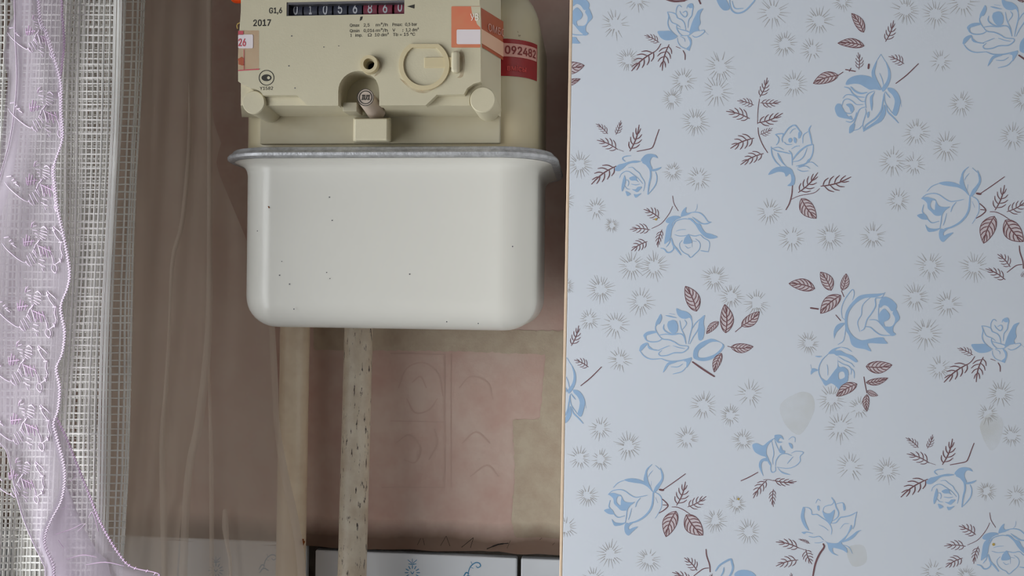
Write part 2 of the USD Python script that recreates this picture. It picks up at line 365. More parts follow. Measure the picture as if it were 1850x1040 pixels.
obj('rust_speck', flat(unary_union(ch), lambda u, v: at(u, v, YH - 0.0002)), M_rust, meter)
for x, y, r in ((595, 356, 1.1), (600, 398, 1.1), (505, 497, 1.3), (509, 472, .9), (523, 513, 1.2), (590, 492, 1), (596, 503, .9), (740, 495, 1.2), (926, 445, 1.3), (531, 558, 1.2), (465, 417, 1), (807, 581, 1.1), (864, 584, 1.1)):
    obj('enamel_chip', flat(Point(x, y).buffer(r), lambda u, v: at(u, v, YH - 0.0002)), M_grey, meter)
# crimped metal rim
rp = [(-0.004, zr0), (0.0122, zr0 + 0.0), (0.0138, zr0 + 0.001), (0.0141, zr0 + 0.0028), (0.0131, zr0 + 0.0042), (0.0114, zr0 + 0.005), (0.011, zr0 + 0.0058), (0.010, zr1 - 0.0008), (0.006, zr1), (-0.004, zr1 + 0.0004)]
obj('clamp_rim', loft([ring_xyz(rr(HX0, HX1, YH, HB, rc, o, 14), z) for o, z in rp], False, False), M_steel, meter, smooth=35)
# upper housing
zt = az(-34, YH); rings = [ring_xyz(rr(HX0, HX1, YH, HB, rc), zr1 - 0.002)]
Rt = 0.03
for z in np.linspace(zr1 + 0.004, zt - Rt, 5): rings.append(ring_xyz(rr(HX0, HX1, YH, HB, rc), z))
for k in range(1, 11):
    a = math.radians(90 * k / 10); rings.append(ring_xyz(rr(HX0, HX1, YH, HB, rc, -Rt * (1 - math.cos(a)) * 0.8), zt - Rt + Rt * math.sin(a)))
obj('upper_housing', loft(rings), M_house, meter, smooth=50)
for xx in (HX0 + 0.04, HX1 - 0.04):
    obj('gas_connector', cat([m3.Manifold.cylinder(0.09, 0.015, 0.015, 32).translate((xx, 0.668, zt - 0.004)), m3.Manifold.cylinder(0.022, 0.021, 0.021, 6).translate((xx, 0.668, zt + 0.002))]), M_steel, meter)
obj('wall_bracket', bx((HX0 + HX1) / 2 - 0.02, (HX0 + HX1) / 2 + 0.02, HB - 0.002, Y_WALL - 0.0005, zr1 + 0.02, zr1 + 0.05, 0.002), M_steel, meter)

# --- counter box
YF, YM, YB = 0.5630, 0.5690, 0.6005                                # face, shoulder, back
def P2(s, Y): q = pts(s); return at(q[:, 0], q[:, 1], Y)[:, [0, 2]]
face = P2('440,-3 436,8 432,60 430,100 430,147 436,151 446,155 455,162 460,172 536,172 556,191 769,190 789,171 838,170 844,159 856,151 868.5,147.5 868,54 866,-8 600,-4', YF)
pl = poly_y(face, YF, YM + 0.001)
def quad(u0, u1, v0, v1, Y): return [at(u, v, Y) for u in (u0, u1) for v in (v0, v1)]
fru = m3.Manifold.hull_points(np.array(quad(435, 868, -6, 190.5, YM) + quad(437, 905, -8, 211, YB - 0.003) + quad(437, 905, -8, 211.5, YB + 0.001)))
bodyc = pl + fru
# arched pocket
ap = [(611, 235), (611, 163)] + [(648 - 37 * math.cos(a), 165 - 37 * math.sin(a)) for a in np.linspace(0, math.pi, 17)] + [(685, 235)]
pocket = poly_y(at(np.array([p[0] for p in ap]), np.array([p[1] for p in ap]), YF)[:, [0, 2]], YF - 0.01, YF + 0.020)
lower_keep = bx(-1, 1, YF - 0.02, YB + 0.01, 0, az(206, YF))
pocket = pocket - lower_keep
hole = at(669, 118, YF); hx, hz = hole[0], hole[2]
pxm = YF / F                                                   # metres per photo pixel on the face
wz0, wz1, wx0, wx1 = az(27.0, YF, 620), az(2.0, YF, 620), ax(517.6, YF, 20), ax(730.5, YF, 20)
window = bx(wx0, wx1, YF - 0.01, YF + 0.012, wz0, wz1)
notch = cyl_y(*at(455, 183, YF)[[0, 2]], 24 * pxm, YF - 0.01, YM + 0.0005) + cyl_y(*at(871, 178, YF)[[0, 2]], 26 * pxm, YF - 0.01, YM + 0.0005)
bodyc = bodyc - pocket - window - cyl_y(hx, hz, 8.5 * pxm, YF - 0.01, YF + 0.012, 32) - notch
obj('counter_cover', bodyc, M_abs, meter, smooth=20)
pk = m3.Manifold
for (u, v, r) in ((455, 183, 22), (871, 178, 23.5)):
    c = at(u, v, YF); post = m3.Manifold.batch_hull([cyl_y(c[0], c[2], r * pxm, YF + 0.0035, YB, 48), cyl_y(c[0], c[2], (r - 1.6) * pxm, YF + 0.0028, YB, 48)])
    obj('corner_post', post, M_abs, meter, smooth=35)
c = at(659, 175, YF)
obj('pocket_block', bx(ax(614, YF, 190), ax(640, YF, 190), YF + 0.0065, YF + 0.021, az(197, YF), az(180, YF), 0.0006), M_abs2, meter, smooth=40)
sl = obj('lead_seal', m3.Manifold.batch_hull([cyl_y(c[0], c[2], 16 * pxm, YF + 0.0016, YF + 0.002, 40), cyl_y(c[0] + 0.0018, c[2] - 0.005, 17.5 * pxm, YF + 0.022, YF + 0.0235, 40)]), M_sealpink, meter, smooth=35)
ringm = cat([cyl_y(c[0], c[2], 12.4 * pxm, YF + 0.0013, YF + 0.0017, 40) - cyl_y(c[0], c[2], 11.2 * pxm, YF, YF + 0.002, 40), cyl_y(c[0], c[2], 15.9 * pxm, YF + 0.0013, YF + 0.0017, 40) - cyl_y(c[0], c[2], 15 * pxm, YF, YF + 0.002, 40)])
obj('seal_ring', ringm, M_print, sl)
def text(s, x, z, h, y, mt, parent, name, bold=False, width=None, depth=0.0002, shear=0.0, label=None, anchor=0.0):
    m = meshkit.text_mesh(s, h, depth, bold); v = np.array(m.vertices); w = v[:, 0].max() - v[:, 0].min(); v[:, 0] -= v[:, 0].min()
    k = (width / w) if width else 1.0
    return obj(name, (np.column_stack([x + v[:, 0] * k + v[:, 1] * shear - anchor * w * k, y - v[:, 2], z + v[:, 1]]), np.array(m.faces)), mt, parent, label=label)
text('IU1', c[0] - 7.5 * pxm, c[2] - 4.5 * pxm, 9 * pxm, YF + 0.0014, M_print, sl, 'seal_lettering', True, 15 * pxm, shear=0.15)
# ringed hole
ring = cyl_y(hx, hz, 17.5 * pxm, YF - 0.004, YF + 0.001, 48, 16.2 * pxm) - cyl_y(hx, hz, 8.6 * pxm, YF - 0.01, YF + 0.01, 40, 11 * pxm)
obj('test_port', ring, M_absring, meter, smooth=35)
obj('port_hollow', cyl_y(hx, hz, 8.4 * pxm, YF + 0.006, YF + 0.011, 32), M_black, meter)
# D-shaped raised rim
dc = (767, 118); R1, R2 = 45.5, 37.5
def dshape(r, top):
    a0 = math.asin((dc[1] - top) / r) if dc[1] - top < r else math.pi / 2
    an = np.linspace(math.pi - a0, 2 * math.pi + a0, 60); return np.array([(dc[0] + r * math.cos(a), dc[1] - r * math.sin(a)) for a in an])
def cs(P, Y=YF): q = at(P[:, 0], P[:, 1], Y); return q[:, [0, 2]]
dr = poly_y(cs(dshape(R1, 80.5)), YF - 0.0016, YF + 0.0006) - poly_y(cs(dshape(R2, 87)), YF - 0.01, YF + 0.002)
obj('dial_rim', dr, M_absring, meter, smooth=20)
obj('dial_tab', bx(ax(767, YF, 113), ax(818, YF, 113), YF - 0.0009, YF + 0.0005, az(122.5, YF, 790), az(104, YF, 790), 0.0003), M_absring, meter, smooth=30)
obj('dial_hinge', bx(ax(816.5, YF, 113), ax(831, YF, 113), YF - 0.0042, YF + 0.001, az(133, YF, 824), az(94, YF, 824), 0.0019), M_abs, meter, smooth=40)
# strip and latch under the cover
obj('mounting_strip', bx(ax(467, YH - 0.006, 235), ax(903, YH - 0.006, 235), YH - 0.0035, YH + 0.001, az(259.5, YH - 0.003), az(205, YH - 0.003), 0.0008), M_abs2, meter, smooth=40)
obj('latch_tab', m3.Manifold.batch_hull([bx(ax(640, YF + 0.012, 235), ax(700, YF + 0.012, 235), YF + 0.012, YF + 0.018, az(253, YF + 0.012), az(213.5, YF + 0.012), 0.001),
                                         bx(ax(638, YH - 0.005, 235), ax(706, YH - 0.005, 235), YH - 0.006, YH - 0.002, az(256, YH - 0.005), az(212, YH - 0.005), 0.001)]), M_abs, meter, smooth=40)
# counter window
fm = bx(wx0, wx1, YF + 0.0005, YF + 0.011, wz0, wz1) - bx(wx0 + 0.0011, wx1 - 0.0003, YF, YF + 0.02, wz0 + 0.0003, wz1 - 0.0014)
obj('window_frame', fm, M_grey, meter)
obj('window_back', bx(wx0, wx1, YF + 0.0105, YF + 0.0118, wz0, wz1), M_black, meter)
digits = [(534, '0', 4), (560.7, '1', 3), (587.4, '0', 3), (614.5, '5', 0), (641.5, '6', -1), (668.4, '8', -2), (695.8, '6', -3), (722.5, '0', -8)]
ym = YF + 0.004
for i, (u, ch_, dv) in enumerate(digits):
    cx = ax(u, ym, 15); rd = 0.0062; zc = (wz0 + wz1) / 2
    d = m3.Manifold.cylinder(0.0090 if i < 7 else 0.0075, rd, rd, 48, True).transform([[0, 0, 1, cx], [1, 0, 0, ym + rd], [0, 1, 0, zc]])
    dk = bx(wx0, wx1 - 0.0004, YF, YF + 0.0105, wz0 + 0.0004, wz1 - 0.0015)
    dro = obj('counter_drum', d ^ dk, M_drum if i < 5 else M_drumr, meter, smooth=30)
    zz = az(23.5 + dv * 0.45, ym, u) - 0.0002 + (690 - u) * 0.0
    m = meshkit.text_mesh(ch_, 17.5 * pxm, 0.00015, True).subdivide_to_size(0.0009); v = np.array(m.vertices); v[:, 0] -= (v[:, 0].min() + v[:, 0].max()) / 2; v[:, 0] *= 8.6 * pxm / max(v[:, 0].max() - v[:, 0].min(), 1e-6) if ch_ != '1' else 5.5 * pxm / (v[:, 0].max() - v[:, 0].min())
    z = np.clip(zz + v[:, 1], wz0 + 0.0005, wz1 - 0.0016); dz = np.clip((z - zc) / rd, -0.99, 0.99)
    y = ym + rd * (1 - np.sqrt(1 - dz ** 2)) - 0.00005 - v[:, 2]
    obj('digit', (np.column_stack([cx + v[:, 0], y, z]), np.array(m.faces)), M_digit, dro)
obj('window_pane', bx(wx0, wx1, YF + 0.0008, YF + 0.0013, wz0, wz1), M_pane, meter)

# prints on the face
YX = YF - 0.00002
def ftext(s, u0, vbase, hpx, wpx, name='printed_text', mt=M_print, bold=False, shear=0.0, y=YX, parent=None):
    p = at(u0, vbase, YF); return text(s, p[0], p[2], hpx * pxm, y, mt, parent or meter, name, bold, wpx * pxm, 0.0001, shear)
ftext('G1,6', 486, 24, 10, 25, bold=True)
ftext('2017', 457.5, 47, 11.5, 34, bold=True)
for v, cols in ((48.5, [('Qmax', 632, 18), ('2,5', 657, 11), ('m³/h', 679, 22), ('Pmax:', 709, 18), ('0,5 bar', 732, 22)]), (58.5, [('Qmin', 632, 18), ('0,016', 657, 20), ('m³/h', 679, 22), ('V', 709, 5), (':', 727, 1.5), ('1,2 dm³', 733, 24)]),
                (66.5, [('1', 633, 2.5), ('imp.', 642, 13), ('Ω', 664.5, 7), ('10 dm³', 677, 26), ('Tb = 15 °C', 710, 41)])):
    for s, u, w in cols: ftext(s, u, v - (u - 632) * 0.017, 5.6, w)
def fflat(shape, mt, name, y=YX - 0.0001, parent=None, Y0=YF): return obj(name, flat(shape, lambda u, v: at(u, v, Y0) + [0, y - Y0, 0]), mt, parent or meter)
fflat(Polygon([(735.5, 11.7), (749, 8), (748.5, 15.5)]), M_print, 'pointer_mark')
fflat(Polygon([(651, 30.5), (655.5, 30), (653.5, 36), (650, 38)]), M_print, 'decimal_mark')
cm = (481.5, 140.5)
mk = Point(cm).buffer(14).difference(Point(cm).buffer(12.7)).union(affinity.scale(Point(cm).buffer(9), 1.0, 0.68).difference(Point(cm[0] + 3.6, cm[1]).buffer(2.9)))
fflat(mk, M_print, 'verification_mark')
ftext('Y1582', 469.5, 162.5, 6, 25)
for k, (u, v, r) in enumerate(((527, 65, 1.2), (522, 119, 1.2), (585, 85, 1), (533, 159, 1.1), (612, 83, .9))): fflat(Point(u, v).buffer(r), M_grey, 'speck')

for q_ in ('831,92 838,96 840,118 836,138 826,140 831,132', '790,155 770,168 745,163 722,142 738,150 765,160', '682,106 690,116 688,130 676,138 685,124'):
    fflat(fill(pts(q_)), M_grime, 'grime', YX - 0.00005)
# stickers
def rbox(u0, v0, u1, v1, r=3): return sbox(u0 + r, v0 + r, u1 - r, v1 - r).buffer(r, 5)
M_tape = fabric('clear_peach_tape', lin(214, 170, 138), 0.35, 0.2, 0.1, 60)
s1 = fflat(rbox(430.3, 55, 468, 127, 1.5), M_tape, 'seal_sticker', YX - 0.00015)
fflat(sbox(430.6, 56, 440, 63), M_redink, 'sticker_band', YX - 0.0003, s1)
fflat(rbox(430.4, 62.5, 457.5, 87.5, 2.5), M_paperwhite, 'sticker_label', YX - 0.0003, s1)
fflat(unary_union([outline([(431, 127.5), (468, 125)], 1.8), outline([(441, 90), (441, 126)], 1)]), M_redink, 'sticker_line', YX - 0.0003, s1)
fflat(ragged([(431, 105), (441, 104), (441, 118), (431, 117)], 1.5, 3), M_brick, 'sticker_patch', YX - 0.0003, s1)
p = at(431.0, 83.5, YF); text('26', p[0], p[2], 13.5 * pxm, YX - 0.0004, M_redink, s1, 'sticker_number', True, 14.5 * pxm, 0.0001)
s2 = fflat(rbox(815.5, 11.5, 868, 86, 2), M_orange, 'seal_sticker', YX - 0.00015)
fflat(Polygon([(851, 12), (868, 12), (868, 50), (862, 44), (858, 33), (853, 25)]), M_abs, 'torn_patch', YX - 0.00025, s2)
fflat(rbox(825, 53.5, 872, 80, 2.5).intersection(sbox(0, 0, 868, 200)), M_paperwhite, 'sticker_label', YX - 0.0003, s2)
p = at(850, 37.5, YF); text('УВ', p[0], p[2], 12.5 * pxm, YX - 0.0004, M_whiteink, s2, 'sticker_lettering', False, 15 * pxm, 0.0001)
# the sticker goes on over the sloping side and stands off its edge as a flap
ea = lambda v: at(868.0, v, YM - 0.0005); eb = lambda v: at(905, v + 14, YB - 0.003)
def side(t, v): a, b = ea(v), eb(v); d = b - a; nrm = np.array([d[1], -d[0], 0]); nrm /= np.linalg.norm(nrm); return a + t * d + nrm * 0.0004
def side_quad(t0, t1, f0, f1, off=0.0, n=8):
    V = []
    for t in np.linspace(t0, t1, n):
        for f in (f0, f1): V.append(side(t, f(t)) + np.array([off, -off, 0]))
    Fa = []
    for i in range(n - 1): a = 2 * i; Fa += [(a, a + 1, a + 3), (a, a + 3, a + 2)]
    return np.array(V), np.array(Fa)
sd = obj('seal_flap', side_quad(0.0, 1.22, lambda t: 14 + 9 * t, lambda t: 84 + 9 * t), M_brick, meter)
obj('flap_label', side_quad(0.0, 1.2, lambda t: 52 + 9 * t, lambda t: 78 + 9 * t, 0.0002), M_peach, sd)
def side_text(s, t0, v, h, parent, mt):
    m = meshkit.text_mesh(s, h, 0.0001); q = np.array(m.vertices); q[:, 0] -= q[:, 0].min(); w = q[:, 0].max(); L = np.linalg.norm(eb(40) - ea(40))
    out = [side(t0 + x / w * 0.85, v) + np.array([0.0003, -0.0003 - zz, y]) for x, y, zz in q]
    obj('flap_lettering', (np.array(out), np.array(m.faces)), mt, parent)
side_text('ОМБО', 0.32, 51, 14 * pxm, sd, M_pinklab)
# red tape round the corner of the housing
def corner_band(v0, v1, u0, off, amax=70):
    r = rc + off; cx, cy = HX1 - rc, YH + rc; x0 = ax(u0, YH, 110); P = [(x, YH - off) for x in np.linspace(x0, cx, 6)] + [(cx + r * math.sin(a), cy - r * math.cos(a)) for a in np.radians(np.linspace(4, amax, 18))]
    z0, z1 = az(v0, YH, 905), az(v1, YH, 905); V = [(x, y, z) for x, y in P for z in (z0, z1)]; n = len(P)
    return np.array(V), np.array([q for i in range(n - 1) for q in ((2 * i, 2 * i + 1, 2 * i + 3), (2 * i, 2 * i + 3, 2 * i + 2))]), P, z0, z1
b = corner_band(70, 137, 903, 0.0003); tape = obj('red_seal_tape', b[:2], M_red, meter, smooth=60)
b = corner_band(78, 102, 909, 0.0005, 67); obj('tape_label', b[:2], M_pinklab, tape, smooth=60)
def band_text(s, u0, v, h, off, mt, par, k=1.0, name='tape_number'):
    m = meshkit.text_mesh(s, h, 0.0001, True); q = np.array(m.vertices); q[:, 0] -= q[:, 0].min(); q[:, 0] *= k
    x0 = ax(u0, YH, 110); cx, cy = HX1 - rc, YH + rc; r = rc + off; z0 = az(v, YH, 905); out = []
    for x, y, zz in q:
        X = x0 + x
        if X > cx: a = (X - cx) / rc; X, Y = cx + r * math.sin(a), cy - r * math.cos(a)
        else: Y = YH - off
        out.append((X, Y - zz, z0 + y))
    obj(name, (np.array(out), np.array(m.faces)), mt, par)
band_text('092482', 912, 97, 15 * pxm, 0.0007, M_darkred, tape, 0.92)
band_text('вмісы', 916, 127, 11 * pxm, 0.0006, M_faintred, tape, 0.95, 'tape_lettering')
# orange cap and seal wire at the top left corner
oc = at(429, -6, 0.592)
obj('orange_cap', m3.Manifold.batch_hull([m3.Manifold.sphere(0.0045, 24).translate(tuple(oc + [dx, 0, dz])) for dx in (-0.0008, 0.0035) for dz in (0, 0.008)]), M_capor, meter, smooth=60)
q = pts('437,41 431,42 428,46 429,52'); obj('seal_wire', tube(smooth_curve(at(q[:, 0], q[:, 1], 0.575)), 0.00035, 6), M_rustdot, meter, smooth=True)

# ------------------------------------------------------------------ wall cabinet with the rose-printed door
YD = 0.50
DX0 = ax(1020.0, YD, 520); DX1 = DX0 + 0.40; DZ0, DZ1 = 1.26, 1.76
cab = thing('wall_cabinet', (DX0, Y_WALL, DZ0), 'wall cabinet with pale grey door printed with blue roses and brown leaves', 'cabinet')
LEAN = 0.0068                                                    # the cabinet hangs a little out of plumb
def cbx(*a):
    c, q = math.cos(LEAN), math.sin(LEAN)
    return bx(*a).translate((-DX0, 0, -1.5)).transform([[c, 0, q, DX0], [0, 1, 0, 0], [-q, 0, c, 1.5]])
T = 0.016
obj('side_panel', cbx(DX0 + 0.002, DX0 + 0.018, YD + T, Y_WALL - 0.004, DZ0, DZ1), M_carc, cab)
obj('side_panel', cbx(DX1 - 0.018, DX1 - 0.002, YD + T, Y_WALL - 0.004, DZ0, DZ1), M_carc, cab)
obj('top_panel', cbx(DX0 + 0.018, DX1 - 0.018, YD + T, Y_WALL - 0.004, DZ1 - 0.016, DZ1), M_carc, cab)
obj('bottom_panel', cbx(DX0 + 0.018, DX1 - 0.018, YD + T, Y_WALL - 0.004, DZ0, DZ0 + 0.016), M_carc, cab)
obj('back_panel', cbx(DX0 + 0.018, DX1 - 0.018, Y_WALL - 0.010, Y_WALL - 0.004, DZ0 + 0.016, DZ1 - 0.016), M_carc, cab)
door = obj('door', cbx(DX0 + 0.0016, DX1, YD, YD + T, DZ0, DZ1, 0.0004), M_door, cab, smooth=30)
obj('edge_band', cbx(DX0, DX0 + 0.0017, YD - 0.0001, YD + T, DZ0, DZ1, 0.0004), M_edge, door, smooth=30)
